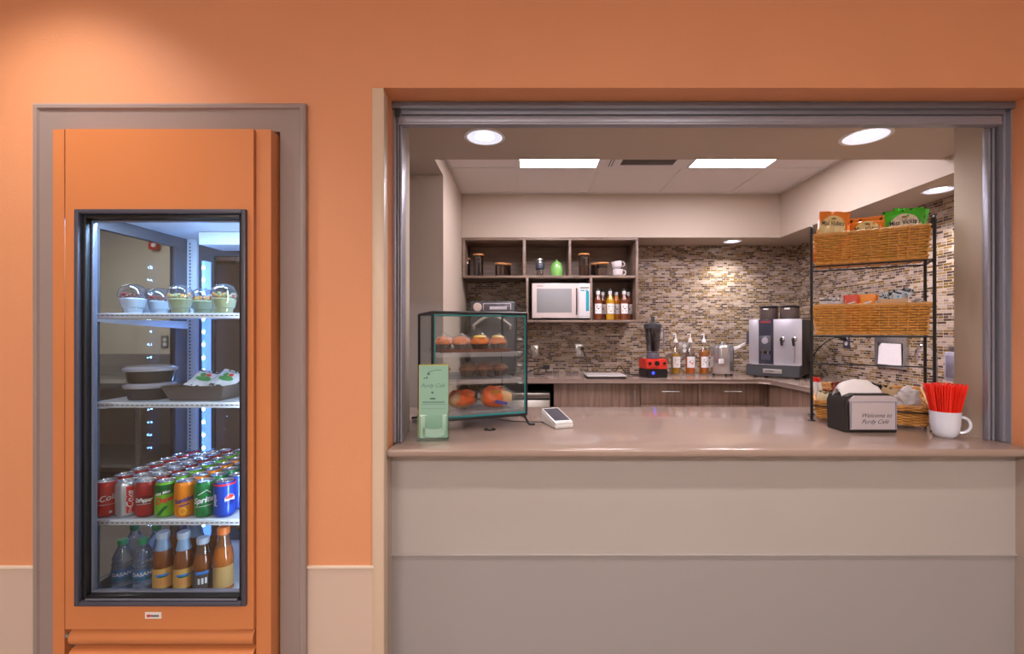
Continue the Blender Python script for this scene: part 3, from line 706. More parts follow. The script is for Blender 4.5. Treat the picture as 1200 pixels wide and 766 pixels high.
for k in range(7):
    p0 = can_proto(kinds[k], k, knames[k]+', front row of the can shelf')
    protos = [p0]
    p1 = can_proto((kinds[k][0], []), k, 'x', False)
    z = shelf_z[2]+0.0006
    for r in range(7):
        x = -1.441+k*0.0668+random.uniform(-.0008, .0008); y = 1.576+r*0.0665
        o = p0 if r == 0 else (p1 if r == 1 else None)
        short = knames[k].split(' with ')[0]
        side = ['next to the side glass', 'second column from the side glass', 'third column from the side glass', 'middle column', 'third column from the right', 'second column from the right', 'rightmost column'][k]
        lb = knames[k]+', front row of the can shelf' if r == 0 else '%s in the %s, %s' % (short, rown[r], side)
        if o is None: o = dup(p1, (x, y, z), 0)
        o.location = (x, y, z); o.rotation_euler = (0, 0, 0.46-0.02*k if r == 0 else random.uniform(-2, 2)); o['label'] = lb
        if k == 6 and r == 0: o.rotation_euler = (0, 0, 0.34)

# ------------------------------------------------------------------ bottles on the cooler floor
PET = thin_glass('clear_bottle_plastic', (225, 236, 245), 0.14, 0.8, 0.05, 2.0)
WATER = film('water_fill', (150, 175, 200), 0.35, 0.1)
TEA = mat('brown_tea', (150, 84, 40), 0.12, trans=0.25, coat=0.5); TEAL = mat('amber_tea', (200, 110, 40), 0.12, trans=0.25, coat=0.5)
def bottle(x, y, h, kind, label, rz=0.0):
    t = thing('drink_bottle', label, 'bottle', (x, y, czb+0.0006), rz, 'bottles on the cooler floor')
    R = 0.0315
    if kind == 'water':
        pr = [(0.026, 0.0), (R, 0.006), (R, h*0.16), (R-.002, h*0.2), (R, h*0.24), (R, h*0.46), (R-.0025, h*0.50), (R, h*0.54), (R-.003, h*0.60), (R-.002, h*0.66), (0.020, h*0.80), (0.0125, h*0.88), (0.0125, h*0.92)]
        bm = NB(); lathe(bm, pr, 28); obj('body', bm, mat('clear_water_bottle', (205, 220, 235), 0.08, trans=0.85, coat=0.5), t)
        bm = NB(); lathe(bm, [(0.0145, h*0.90), (0.015, h*0.905), (0.015, h*0.985), (0.0135, h)], 20); plabel(obj('cap', bm, mat('green_cap', (24, 150, 96), 0.4), t), 'green screw cap')
        bm = NB(); put(bm, rect_geo(2*PI*R*0.98, h*0.22, 60, 1), bend(R, h*0.35, 0, 0.0006), 0)
        put(bm, text_geo('DASANI', 0.017, 0.0, 0.0004), bend(R, h*0.37, 0, 0.0012), 1); put(bm, rect_geo(0.05, 0.004, 8, 1, 0, -0.012), bend(R, h*0.35, 0, 0.0012), 2)
        obj('label_sleeve', bm, [mat('blue_green_label', (60, 108, 160), 0.4), WHT, DGR], t, smooth=0)
    else:
        pr = [(0.026, 0.0), (R, 0.006), (R, h*0.06), (R-.002, h*0.08), (R-.002, h*0.42), (R, h*0.45), (R, h*0.50), (0.028, h*0.62), (0.019, h*0.78), (0.016, h*0.86), (0.016, h*0.9)]
        bm = NB(); lathe(bm, pr, 28); obj('body', bm, TEA if kind != 'amber' else TEAL, t)
        bm = NB(); lathe(bm, [(0.0235, h*0.70), (0.0195, h*0.79), (0.017, h*0.86), (0.0172, h*0.9)], 24, capb=False, capt=False)
        if kind == 'tea': plabel(obj('neck_sleeve', bm, mat('pale_blue_sleeve', (150, 180, 215), 0.3), t), 'pale blue neck sleeve')
        else: obj('neck_sleeve', bm, PET, t)
        bm = NB(); lathe(bm, [(0.019, h*0.89), (0.0195, h*0.9), (0.0195, h*0.985), (0.0175, h)], 22)
        obj('cap', bm, mat('white_blue_cap', (196, 208, 226), 0.35) if kind != 'amber' else mat('orange_cap', (230, 120, 50), 0.4), t)
        lc = {'tea': mat('golden_label', (222, 170, 84), 0.45), 'dark': mat('dark_label', (84, 70, 60), 0.45), 'amber': mat('amber_label', (190, 150, 90), 0.45)}[kind]
        bm = NB(); put(bm, rect_geo(2*PI*R*0.98, h*0.33, 60, 1), bend(R-.001, h*0.25, 0, 0.0006), 0)
        if kind == 'tea':
            put(bm, disc_geo(0.013, 18, 3, sx=1.8, sy=0.35, cy=0.012), bend(R, h*0.25, 0, 0.0006), 1); put(bm, disc_geo(0.010, 18, 3, sx=1.6, sy=0.25, cy=0.007), bend(R, h*0.25, 0, 0.0009), 2)
            for i in range(4): put(bm, rect_geo(0.006, 0.022, 2, 1, -0.015+i*0.010, -0.012), bend(R, h*0.25, 0, 0.0006), 3)
        elif kind == 'dark':
            put(bm, rect_geo(0.04, 0.010, 8, 1, 0, 0.026), bend(R, h*0.25, 0, 0.0012), 1)
            for i in range(3): put(bm, rect_geo(0.006, 0.020, 2, 1, -0.010+i*0.010, -0.002), bend(R, h*0.25, 0, 0.0012), 4)
        obj('label_sleeve', bm, [lc, mat('sky_blue_print', (60, 130, 215), 0.4), DGR, mat('peach_print', (235, 150, 90), 0.4), WHT], t, smooth=0)
YR = 1.62
bottle(XX(144, YR), YR, 0.178, 'water', 'leftmost green-capped water bottle in the front row', 0.65)
bottle(XX(168.5, YR), YR, 0.180, 'water', 'green-capped water bottle beside the first tea bottle, front row', 0.55)
bottle(XX(191.5, YR), YR, 0.205, 'tea', 'brown tea bottle with golden label, next to the water bottles', 0.6)
bottle(XX(215.5, YR), YR, 0.205, 'tea', 'brown tea bottle with golden label, next to the blue-striped label', 0.6)
bottle(XX(238, YR), YR, 0.185, 'dark', 'dark tea bottle with blue stripe on its label', 0.55)
bottle(XX(262, YR), YR, 0.222, 'amber', 'amber tea bottle nearest the right side of the door', 0.4)
bottle(XX(158, 1.70), 1.70, 0.196, 'water', 'green-capped water bottle standing in the second row', 0.3)
bottle(XX(184, 1.70), 1.70, 0.196, 'water', 'green-capped water bottle peeking out behind the tea bottles', 0.3)
bottle(XX(230, 1.70), 1.70, 0.222, 'tea', 'pale-sleeved tea bottle behind the front tea bottles', 0.3)
bottle(XX(256, 1.70), 1.70, 0.236, 'dark', 'dark tea bottle in the second row behind the amber one', 0.3)
bottle(XX(206, 1.71), 1.71, 0.222, 'dark', 'dark tea bottle standing behind the golden-labelled pair', 0.3)

# ------------------------------------------------------------------ dessert cups on the top shelf
def cup(px, y, s, fill, top, label, bits):
    t = thing('dessert_cup', label, 'dessert cup', (XX(px, y), y, shelf_z[0]+0.0006), random.uniform(0, 6), 'domed cups on the top shelf')
    bm = NB(); lathe(bm, [(0.026*s, 0.0), (0.028*s, 0.001), (0.029*s, 0.020*s), (0.033*s, 0.022*s), (0.041*s, 0.060*s), (0.044*s, 0.061*s), (0.044*s, 0.064*s)], 28, capt=False); obj('cup', bm, PLAST, t)
    bm = NB(); lathe(bm, [(0.044*s, 0.064*s), (0.043*s, 0.070*s), (0.038*s, 0.086*s), (0.028*s, 0.098*s), (0.014*s, 0.105*s), (0.006*s, 0.106*s)], 28, capb=False, capt=False); obj('dome_lid', bm, PLAST, t)
    bm = NB(); lathe(bm, [(0.0255*s, 0.002), (0.028*s, 0.020*s), (0.032*s, 0.023*s), (0.0385*s, 0.052*s), (0.030*s, 0.056*s), (0, 0.058*s)], 24); obj('filling', bm, fill, t)
    bm = NB()
    for i in range(34):
        a = random.uniform(0, 2*PI); r = 0.036*s*math.sqrt(random.random()); zz = 0.058*s+random.uniform(0, 0.014)*s
        n0 = len(bm.verts); bmesh.ops.create_icosphere(bm, subdivisions=1, radius=random.uniform(0.004, 0.0075)*s, matrix=Matrix.Translation((r*math.cos(a), r*math.sin(a), zz)))
        mi = random.randrange(len(bits))
        bm.verts.ensure_lookup_table()
        for v in list(bm.verts)[n0:]:
            for f in v.link_faces: f.material_index = mi
    obj('topping', bm, bits, t)
yog = mat('white_yoghurt', (226, 226, 218), 0.5); gran = mat('brown_granola', (120, 66, 44), 0.7); berry = mat('red_berry', (170, 44, 36), 0.35); blueb = mat('dark_blueberry', (62, 50, 74), 0.4)
melon = mat('green_melon', (172, 168, 112), 0.4); cant = mat('orange_melon', (230, 150, 56), 0.4)
cup(156, 1.60, 0.98, yog, gran, 'leftmost domed cup of white yoghurt topped with granola and berries', [gran, berry, blueb, gran])
cup(187, 1.69, 0.92, yog, gran, 'domed yoghurt cup standing second from the left, set further back', [gran, berry, gran])
cup(211.5, 1.60, 0.95, melon, cant, 'domed fruit cup with orange melon on top of green pieces', [cant, cant, melon])
cup(237, 1.69, 0.92, melon, berry, 'domed fruit cup with red berries in front of the light strip', [berry, cant, melon])
cup(263, 1.60, 0.98, melon, cant, 'rightmost domed fruit cup with orange and green pieces', [melon, cant, berry, melon])
cup(176, 1.74, 0.95, yog, gran, 'domed yoghurt cup hidden behind the two left cups', [gran, berry])
cup(252, 1.80, 0.98, melon, cant, 'domed fruit cup standing behind the two right cups', [melon, cant])

# ------------------------------------------------------------------ lidded bowls and salad tray on the second shelf
def bowl(x, y, z, label, food):
    t = thing('lidded_bowl', label, 'food bowl', (x, y, z), 0, 'black lidded bowls on the second shelf')
    bm = NB(); lathe(bm, [(0.060, 0), (0.063, 0.001), (0.071, 0.040), (0.077, 0.041), (0.077, 0.044), (0.070, 0.044), (0.059, 0.004), (0, 0.004)], 40, capb=True, capt=False); obj('bowl', bm, mat('black_takeaway_bowl', (62, 54, 46), 0.3), t)
    bm = NB(); lathe(bm, [(0.0785, 0.041), (0.079, 0.050), (0.071, 0.054), (0.068, 0.057), (0.0, 0.0575)], 40, capb=False); obj('lid', bm, film('cloudy_lid', (206, 202, 212), 0.62, 0.1), t)
    bm = NB(); lathe(bm, [(0.066, 0.034), (0.058, 0.043), (0.03, 0.047), (0, 0.047)], 24, capb=False); obj('salad', bm, food, t)
bx, by = XX(177, 1.64), 1.64
zz = shelf_z[1]+0.0006
bowl(bx, by, zz, 'lower black bowl with clear lid in the stack of two', mat('orange_salad', (196, 140, 60), 0.6))
bowl(bx-0.001, by, zz+0.0585, 'upper black bowl with clear lid in the stack of two', mat('mixed_salad', (150, 120, 96), 0.6))
t = thing('food_tray', 'wide dark food tray at the right of the second shelf', 'tray', (XX(249, 1.66), 1.66, zz))
bm = NB()
def tray(bm, a, b, h, flare, th=0.003):
    o1 = [(-a, -b), (a, -b), (a, b), (-a, b)]
    def ring(k, z): return [bm.verts.new((x*k[0], y*k[1], z)) for x, y in o1]
    r0 = ring((1, 1), 0); r1 = ring((flare, flare), h); r2 = ring((flare-.04, flare-.05), h); r3 = ring((.95, .95), th)
    bm.faces.new(list(reversed(r0)))
    for A, B in ((r0, r1), (r1, r2), (r2, r3)):
        for i in range(4): bm.faces.new((A[i], A[(i+1) % 4], B[(i+1) % 4], B[i]))
    bm.faces.new(r3)
    bmesh.ops.bevel(bm, geom=list(bm.edges), offset=0.002, segments=2, affect='EDGES')
tray(bm, 0.088, 0.085, 0.052, 1.22); obj('tray_body', bm, mat('brown_black_tray', (88, 74, 66), 0.35), t)
def packet(name, label, loc, rot, w, h, th, mats, cat, group=None, art=None, crimp=0.012, puff=1.0):
    """pillow-shaped sealed bag lying in its own x/z plane"""
    bm = NB(); nx, nz = 16, 16; sd = Vector((loc[0]*40, loc[1]*30, 0))
    def surf(x0, z0, s):
        u = max(-1, min(1, x0/(w/2))); v = max(-1, min(1, z0/(h/2)))
        zin = min(1.0, abs(v)*h/2/(h/2-crimp))
        k = max(0, (1-abs(u)**3.0))**0.5*max(0, 1-zin**3.2)**0.5
        n = noise.noise(Vector((u*3, v*3+s*5, 0))+sd)*0.16*th+noise.noise(Vector((u*8, v*6+s*5, 4))+sd)*0.07*th
        return Vector((x0*(1-0.05*(1-abs(v)**2)), s*(th/2*k*puff+0.0004)+n*k, z0+n*0.5))
    for s in (-1, 1):
        g = []
        for j in range(nz+1):
            row = []
            for i in range(nx+1):
                p = surf((i/nx*2-1)*w/2, (j/nz*2-1)*h/2, s)
                if j in (0, nz): p.z += 0.0014*(i % 2)
                row.append(bm.verts.new(p))
            g.append(row)
        for j in range(nz):
            for i in range(nx): bm.faces.new((g[j][i], g[j][i+1], g[j+1][i+1], g[j+1][i]))
    bmesh.ops.remove_doubles(bm, verts=bm.verts, dist=0.0009)
    o = obj(name, bm, mats[:1], smooth=60, loc=loc, rot=rot)
    tag(o, label, cat, group)
    if art:
        b2 = NB(); ms = []
        for e in art:
            geo, m = e[0], e[1]; lift = e[2] if len(e) > 2 else 0.0022
            if m not in ms: ms.append(m)
            def on(v):
                p = surf(v.x, v.y, -1); p.y -= lift; return p
            put(b2, geo, on, ms.index(m))
        obj('printed_design', b2, ms, o, smooth=60)
    return o
pk = mat('clear_white_wrap', (214, 214, 220), 0.2, coat=0.6)
lett = mat('green_salad_print', (70, 140, 70), 0.4)
for i, (px, lb) in enumerate(((244, 'clear packet printed green and red lying on the dark tray, left one'), (268, 'clear packet printed green lying on the dark tray, right one'))):
    art = [(disc_geo(0.020, 14, 2, sx=1.3, sy=0.7, cy=-0.01), lett), (disc_geo(0.008, 10, 2, cx=0.006, cy=0.012), RPR), (disc_geo(0.010, 10, 2, cx=-0.012, cy=0.010), lett)]
    packet('salad_packet', lb, (XX(px, 1.66), 1.645+0.01*i, zz+0.066), (math.radians(-62), math.radians(14), 0.15-0.1*i), 0.085, 0.10, 0.018, [pk, pk], 'packet', 'packets on the salad tray', art, puff=1.0)

# ------------------------------------------------------------------ passage seen through the cooler glass
t = thing('steel_work_table', 'stainless steel work table with raised back along the passage wall', 'table', (-3.9, 3.9, 0))
tx0, tx1 = -4.85, XX(204, 3.9)
bm = NB(); box(bm, tx0, tx1, 3.55, 4.29, 0.87, 0.91, bev=0.006); obj('table_top', bm, STEEL, t, world=True)
bm = NB(); box(bm, tx0, tx1, 4.24, 4.29, 0.91, 1.10, bev=0.006); obj('splashback', bm, STEEL, t, world=True)
for x in (tx0+0.05, tx1-0.05):
    for y in (3.6, 4.22):
        bm = NB(); cyl(bm, 0.02, 0.001, 0.87, (x, y)); obj('leg', bm, STEEL, t, world=True)
bm = NB(); box(bm, tx0+.03, tx1-.03, 3.58, 4.25, 0.25, 0.27); obj('lower_shelf', bm, STEEL, t, world=True)
t = thing('fire_alarm', 'small red fire alarm high on the passage wall', 'alarm', (XX(181, 4.27), 4.27, ZZ(288, 4.27)))
bm = NB(); box(bm, -0.042, 0.042, -0.03, 0.029, -0.036, 0.036, bev=0.016, seg=3); obj('housing', bm, mat('alarm_red', (200, 50, 44), 0.35), t)
bm = NB(); lathe(bm, [(0.02, 0), (0.018, 0.012), (0, 0.016)], 16); xform(bm, Matrix.Translation((0.02, -0.030, 0.0)) @ Matrix.Rotation(PI/2, 4, 'X')); obj('lens', bm, WHITE, t)
def outlet(loc, rz, label, w=0.072, h=0.115, group='wall outlets', col=None):
    t = thing('wall_outlet', label, 'outlet', loc, rz, group)
    bm = NB(); box(bm, -w/2, w/2, -0.006, -0.0003, -h/2, h/2, bev=0.002); obj('cover_plate', bm, col or STEEL, t)
    for s in (-1, 1):
        bm = NB(); lathe(bm, [(0.0165, 0), (0.0165, 0.002), (0, 0.0022)], 18); xform(bm, Matrix.Translation((0, -0.006, s*0.021)) @ Matrix.Rotation(PI/2, 4, 'X')); r = obj('socket', bm, WHITE, t)
        bm = NB(); box(bm, -0.0075, -0.0055, -0.0090, -0.0078, s*0.021-0.002, s*0.021+0.007); box(bm, 0.0055, 0.0075, -0.0090, -0.0078, s*0.021-0.002, s*0.021+0.007); obj('slots', bm, BLACK, r)
    return t
outlet((XX(193.5, 4.299), 4.299, ZZ(400.5, 4.299)), 0, 'grey outlet on the passage wall seen through the cooler', group=None)
t = thing('wall_box', 'white wall-mounted box seen through the back of the cooler', 'light', (XX(264, 3.065), 3.068, ZZ(302, 3.06)))  # plain white box on the wall, gives no light
bm = NB(); box(bm, -0.10, 0.10, -0.05, -0.0005, -0.026, 0.026, bev=0.006); obj('housing', bm, WHITE, t)
bm = NB(); box(bm, -0.10, 0.10, -0.052, -0.02, -0.046, -0.027, bev=0.004); obj('bracket', bm, mat('tan_bracket', (160, 150, 120), 0.5), t)
# ================================================================== things on the serving counter
# ---- glass pastry case
CA = math.radians(23)
case = thing('pastry_case', 'glass pastry display case with black wire frame and teal-edged door on the serving counter', 'display case', (-0.372, 1.774, ZC+0.0006), CA)
W_, D_, H0, H1 = 0.392, 0.30, 0.046, 0.466
def inframe(name, bm, m, par=None, **k): return obj(name, bm, m, par or case, **k)
for (x, y) in ((0, 0), (W_, 0), (0, D_), (W_, D_)):
    bm = NB(); tube(bm, [(x, y, H0-0.004), (x, y, H1)], 0.0055, 8); inframe('post', bm, BLACKW)
    sx = -1 if x == 0 else 1; sy = -1 if y == 0 else 1
    bm = NB(); tube(bm, smooth_path([(x-sx*0.05, y, H0-0.002), (x-sx*0.015, y, H0-0.004), (x+sx*0.0, y+sy*0.006, 0.022), (x+sx*0.006, y+sy*0.014, 0.008), (x+sx*0.03, y+sy*0.018, 0.006)], 4), 0.0052, 8); inframe('foot', bm, BLACKW)
for z in (H0, H1):
    bm = NB(); tube(bm, [(0, 0, z), (W_, 0, z), (W_, D_, z), (0, D_, z)], 0.0055, 8, closed=True); inframe('wire_frame', bm, BLACKW)
bm = NB(); box(bm, 0.002, W_-0.002, 0.002, D_-0.002, H1-0.002, H1+0.002); inframe('top_panel', bm, thin_glass('top_clear_panel', (225, 230, 234), 0.04, 0.3))
bm = NB(); box(bm, 0.004, W_-0.004, 0.004, D_-0.004, H0, H0+0.004); inframe('bottom_panel', bm, PLAST)
bm = NB(); box(bm, 0.006, W_-0.006, -0.0045, -0.0005, H0+0.008, H1-0.010); dr = inframe('glass_door', bm, thin_glass('case_glass', (248, 250, 250), 0.02, 0.35, 0.01, 3.5))
TEAL = mat('teal_glass_edge', (20, 140, 146), 0.3)
bm = NB(); e = 0.0042
box(bm, 0.006, 0.006+e, -0.006, 0.0, H0+0.007, H1-0.009); box(bm, W_-0.006-e, W_-0.006, -0.006, 0, H0+0.007, H1-0.009)
box(bm, 0.006+e, W_-0.006-e, -0.006, 0, H0+0.007, H0+0.007+e+0.002); box(bm, 0.006+e, W_-0.006-e, -0.006, 0, H1-0.009-e, H1-0.009)
inframe('door_edge', bm, TEAL, dr)
for nm, a in (('side_glass', (0.0005, 0.004, 0.010, D_-0.008)), ('side_glass', (W_-0.004, W_-0.0005, 0.010, D_-0.008)), ('back_glass', (0.008, W_-0.008, D_-0.004, D_-0.001))):
    bm = NB(); box(bm, *a, H0+0.006, H1-0.006); inframe(nm, bm, thin_glass('case_glass'))
bm = NB(); box(bm, -0.010, 0.0, -0.020, -0.008, H0, H0+0.1) if False else None
bm.free()
SH = [H0+0.022, 0.196, 0.306]
for z in SH:
    bm = NB(); box(bm, 0.012, W_-0.014, 0.022, D_-0.012, z-0.004, z, bev=0.001); box(bm, 0.012, W_-0.014, 0.020, 0.024, z-0.018, z+0.001, bev=0.001)
    s = inframe('shelf', bm, film('clear_shelf_plastic', (214, 206, 212), 0.22, 0.1))
for z in (0.17, 0.245, 0.30, 0.355):
    bm = NB(); box(bm, W_-0.022, W_-0.006, 0.03, 0.05, z, z+0.008, bev=0.002); inframe('shelf_clip', bm, mat('clear_white_clip', (220, 222, 228), 0.2))
M3 = Matrix.Translation(case.location) @ Matrix.Rotation(CA, 4, 'Z')
def cw(x, y, z): return M3 @ Vector((x, y, z))
# trays under the pastries (clear shelves carry brown trays)
for z, lb in ((SH[2], 'brown tray under the orange muffins on the upper glass shelf'), (SH[1], 'clear tray under the dark muffins on the middle glass shelf')):
    t = thing('bakery_tray', lb, 'tray', cw(0.19, 0.15, z+0.0006), CA)
    bm = NB(); tray(bm, 0.15, 0.10, 0.012, 1.05, 0.002); obj('tray_body', bm, mat('brown_tray', (128, 82, 66), 0.4) if z == SH[2] else PLAST, t)
def muffin(name, label, x, y, z, s, body, top, group, seed, wrap=None, cat='muffin', flat=1.0):
    t = thing(name, label, cat, cw(x, y, z+0.003), CA+seed, group)
    bm = NB(); lathe(bm, [(0.022*s, 0), (0.024*s, 0.001), (0.031*s, 0.026*s), (0.031*s, 0.028*s)], 24)
    for v in bm.verts:
        r = math.hypot(v.co.x, v.co.y)
        if r > 0.01: k = 1+0.04*(1 if int(math.atan2(v.co.y, v.co.x)/(2*PI)*24+0.5) % 2 else -1); v.co.x *= k; v.co.y *= k
    obj('paper_case', bm, mat('dark_paper_case', (74, 44, 34), 0.6), t, smooth=0)
    bm = NB(); lathe(bm, [(0.028*s, 0.026*s), (0.037*s, 0.030*s), (0.038*s, 0.037*s), (0.031*s, 0.048*s*flat), (0.018*s, 0.056*s*flat), (0, 0.059*s*flat)], 26)
    for v in bm.verts:
        n = noise.noise(v.co*70+Vector((seed*9, 0, 0)))*0.006*s; d = v.co.normalized(); v.co += d*n
    obj('crown', bm, body, t)
    if top:
        bm = NB()
        if len(top) == 1:
            lathe(bm, [(0.024*s, 0.0535*s*flat), (0.026*s, 0.058*s*flat), (0.016*s, 0.064*s*flat), (0, 0.066*s*flat)], 16)
            for v in bm.verts: v.co += Vector((1, 1, 0.3))*noise.noise(v.co*80+Vector((seed, 0, 0)))*0.008*s
        for i in range(14):
            a = random.uniform(0, 2*PI); r = 0.022*s*math.sqrt(random.random())
            bmesh.ops.create_icosphere(bm, subdivisions=1, radius=random.uniform(0.003, 0.006)*s, matrix=Matrix.Translation((r*math.cos(a), r*math.sin(a), (0.056-0.010*(r/0.022/s))*s*flat)) @ Matrix.Rotation(a, 4, 'X') @ Matrix.Scale(0.6, 4, (0, 0, 1)))
        obj('topping', bm, top, t)
    if wrap:
        bm = NB(); lathe(bm, [(0.034*s, 0.001), (0.043*s, 0.02*s), (0.046*s, 0.036*s), (0.036*s, 0.056*s), (0.018*s, 0.064*s), (0.004*s, 0.075*s)], 18, capb=False)
        for v in bm.verts:
            v.co += Vector((1, 1, 0.6))*noise.noise(v.co*60+Vector((seed*5, 2, 0)))*0.006*s
        obj('clear_wrap', bm, wrap, t)
WR = film('crinkled_clear_wrap', (240, 236, 236), 0.13, 0.08)
OR_ = mat('orange_pastry', (232, 124, 52), 0.4, bump=(90, 0.002), vary=(30, 0.25)); YL_ = mat('yellow_icing', (248, 202, 96), 0.4); BR_ = mat('dark_brown_muffin', (120, 66, 38), 0.5, bump=(90, 0.002), vary=(40, 0.25)); TN_ = mat('tan_crumb', (196, 132, 70), 0.6)
zz = SH[2]+0.003
ups = [(0.060, 0.09, OR_, None, WR, 'leftmost wrapped orange muffin on the upper case shelf'), (0.135, 0.09, OR_, None, WR, 'wrapped orange muffin second from the left on the upper case shelf'),
       (0.215, 0.09, OR_, [YL_], None, 'orange muffin with yellow top, second from the right on the upper shelf'), (0.298, 0.09, OR_, [YL_], WR, 'rightmost wrapped muffin with yellow top on the upper case shelf'),
       (0.090, 0.185, OR_, None, WR, 'wrapped orange muffin in the back row, left, upper case shelf'), (0.17, 0.19, OR_, None, WR, 'wrapped orange muffin in the middle of the back row, upper case shelf'), (0.255, 0.19, OR_, [YL_], WR, 'wrapped muffin in the back row, right, upper case shelf')]
for i, (x, y, b, tp, wr, lb) in enumerate(ups): muffin('muffin', lb, x, y, zz, 0.98, b, tp, 'muffins on the upper case shelf', i*0.7, wr)
zz = SH[1]+0.003
mids = [(0.055, 0.10, 'dark muffin at the far left of the middle case shelf'), (0.165, 0.09, 'dark crumb-topped muffin left of centre on the middle case shelf'), (0.235, 0.09, 'dark crumb-topped muffin right of centre on the middle case shelf'), (0.305, 0.09, 'rightmost dark crumb-topped muffin on the middle case shelf'), (0.20, 0.18, 'dark muffin behind the two central ones, middle case shelf'), (0.275, 0.18, 'dark muffin behind the rightmost ones, middle case shelf')]
for i, (x, y, lb) in enumerate(mids): muffin('muffin', lb, x, y, zz, 0.96, BR_, [TN_, OR_], 'muffins on the middle case shelf', i*0.9+0.3, film('thin_clear_wrap', (240, 236, 236), 0.05, 0.1), flat=0.93)
# bagged rolls at the bottom
def bagged(x, y, s, label, seed, prints):
    t = thing('bagged_pastry', label, 'wrapped pastry', cw(x, y, SH[0]+0.001), CA+seed*0.2, 'bagged pastries on the bottom case shelf')
    bm = NB(); bmesh.ops.create_uvsphere(bm, u_segments=24, v_segments=14, radius=1.0, matrix=Matrix.Translation((0, 0, 0.033*s)) @ Matrix.Diagonal((0.062*s, 0.045*s, 0.032*s, 1)))
    for v in bm.verts: v.co += v.co.normalized()*noise.noise(v.co*45+Vector((seed, 0, 0)))*0.008
    for v in bm.verts: v.co.z = max(v.co.z, 0.001)
    obj('roll', bm, mat('golden_roll', (226, 170, 104), 0.55, vary=(30, 0.15)), t)
    bm = NB(); bmesh.ops.create_uvsphere(bm, u_segments=28, v_segments=16, radius=1.0, matrix=Matrix.Translation((0, 0, 0.037*s)) @ Matrix.Diagonal((0.074*s, 0.052*s, 0.040*s, 1)))
    for v in bm.verts: v.co += v.co.normalized()*noise.noise(v.co*38+Vector((seed*3, 1, 0)))*0.014
    for v in bm.verts: v.co.z = max(v.co.z, 0.0)
    for f in bm.faces:
        c = f.calc_center_median(); u = c.x/(0.07*s)
        if prints == 0: f.material_index = 1 if (-0.95 < u-0.5*(c.z/0.07) < 0.15 and c.z > 0.02) else 0
        else: f.material_index = 1 if (-0.75 < u < 0.25 and c.z > 0.004) else 0
        if prints == 0 and 0.2 < u < 0.55 and c.z < 0.045: f.material_index = 1
    w = obj('printed_wrap', bm, [WR, mat('orange_wrap_print', (226, 98, 40), 0.3, coat=0.5, vary=(40, 0.2))], t)
    if prints:
        bm = NB(); put(bm, rot_geo(rect_geo(0.046*s, 0.011*s, 6, 1, 0.004, 0), -0.2), lambda v: (v.x+0.006, -0.0585*s, v.y+0.028)); put(bm, rect_geo(0.038*s, 0.012*s, 6, 1), lambda v: (v.x-0.01, -0.049*s+0.004, v.y+0.062*s), 1)
        obj('label', bm, [mat('blue_label_print', (70, 70, 160), 0.4), mat('olive_label_print', (170, 110, 40), 0.4)], t, smooth=0)
bagged(0.036, 0.11, 0.50, 'small bagged roll at the left end of the bottom case shelf, beside the brochures', 1.0, 0)
bagged(0.146, 0.118, 0.98, 'wide bagged roll with orange print in the middle of the bottom case shelf', 2.3, 0)
bagged(0.294, 0.098, 1.12, 'tall bagged roll with orange print and blue label, right on the bottom case shelf', -0.9, 1)

# ---- brochure holder with mint leaflets
bp = Vector((XX(508.5, 1.68), 1.675, ZC+0.0006))
t = thing('brochure_holder', 'clear upright holder filled with mint green leaflets at the left end of the counter', 'brochure holder', bp, math.radians(4))
MINT = mat('mint_leaflet', (146, 190, 172), 0.6)
bm = NB(); box(bm, -0.051, 0.051, -0.002, 0.010, 0.006, 0.268); lf = obj('leaflets', bm, MINT, t)
bm = NB(); box(bm, -0.0535, -0.0512, -0.001, 0.012, 0.010, 0.270); box(bm, -0.052, 0.052, 0.0102, 0.0135, 0.010, 0.2715); plabel(obj('rear_leaflet', bm, mat('yellow_green_leaflet', (190, 170, 60), 0.6), t), 'yellow-green leaflet edge')
bm = NB(); INKG = mat('dark_green_ink', (84, 120, 108), 0.7)
def fl(geo, x, z, y=-0.0024): put(bm, geo, lambda v: (v.x+x, y, v.y+z))
tube(bm, [(-0.020+0.05*k/8, -0.0024, 0.243+0.009*math.sin(k/8*PI*0.6)) for k in range(9)], 0.0009, 4)
fl(text_geo('Purdy Café', 0.019, 0.35), -0.002, 0.195); fl(disc_geo(0.0045, 12, 1), -0.004, 0.170); fl(disc_geo(0.010, 12, 1, sx=1.2, sy=0.35), -0.003, 0.148)
fl(disc_geo(0.005, 8, 1, sx=1.1), -0.018, 0.238); fl(disc_geo(0.004, 8, 1), -0.024, 0.224); fl(disc_geo(0.003, 8, 1), -0.033, 0.222)
for k in range(14): fl(rect_geo(0.0035, 0.006, 1, 1), -0.036+k*0.0056, 0.135)
fl(rect_geo(0.085, 0.0012, 1, 1), 0, 0.127); fl(rect_geo(0.085, 0.0008, 1, 1), 0, 0.112)
obj('leaflet_print', bm, INKG, lf, smooth=0)
bm = NB(); box(bm, -0.055, 0.055, -0.030, -0.0275, 0.004, 0.092, bev=0.001); box(bm, -0.055, -0.053, -0.030, 0.018, 0.0, 0.10); box(bm, 0.053, 0.055, -0.030, 0.018, 0.0, 0.10)
box(bm, -0.055, 0.055, 0.0145, 0.0165, 0, 0.27); box(bm, -0.055, 0.055, -0.032, 0.018, 0.0, 0.003); obj('holder', bm, thin_glass('clear_acrylic', (246, 252, 250), 0.06, 0.4, 0.05), t)
bm = NB(); put(bm, rect_geo(0.016, 0.085, 1, 6), lambda v: (v.x-0.038, -0.0032, v.y+0.048)); put(bm, rect_geo(0.080, 0.030, 8, 2), lambda v: (v.x, -0.0032, v.y+0.022+abs(v.x)**2*6)); put(bm, rect_geo(0.012, 0.06, 1, 6), lambda v: (v.x+0.038, -0.0032, v.y+0.060))
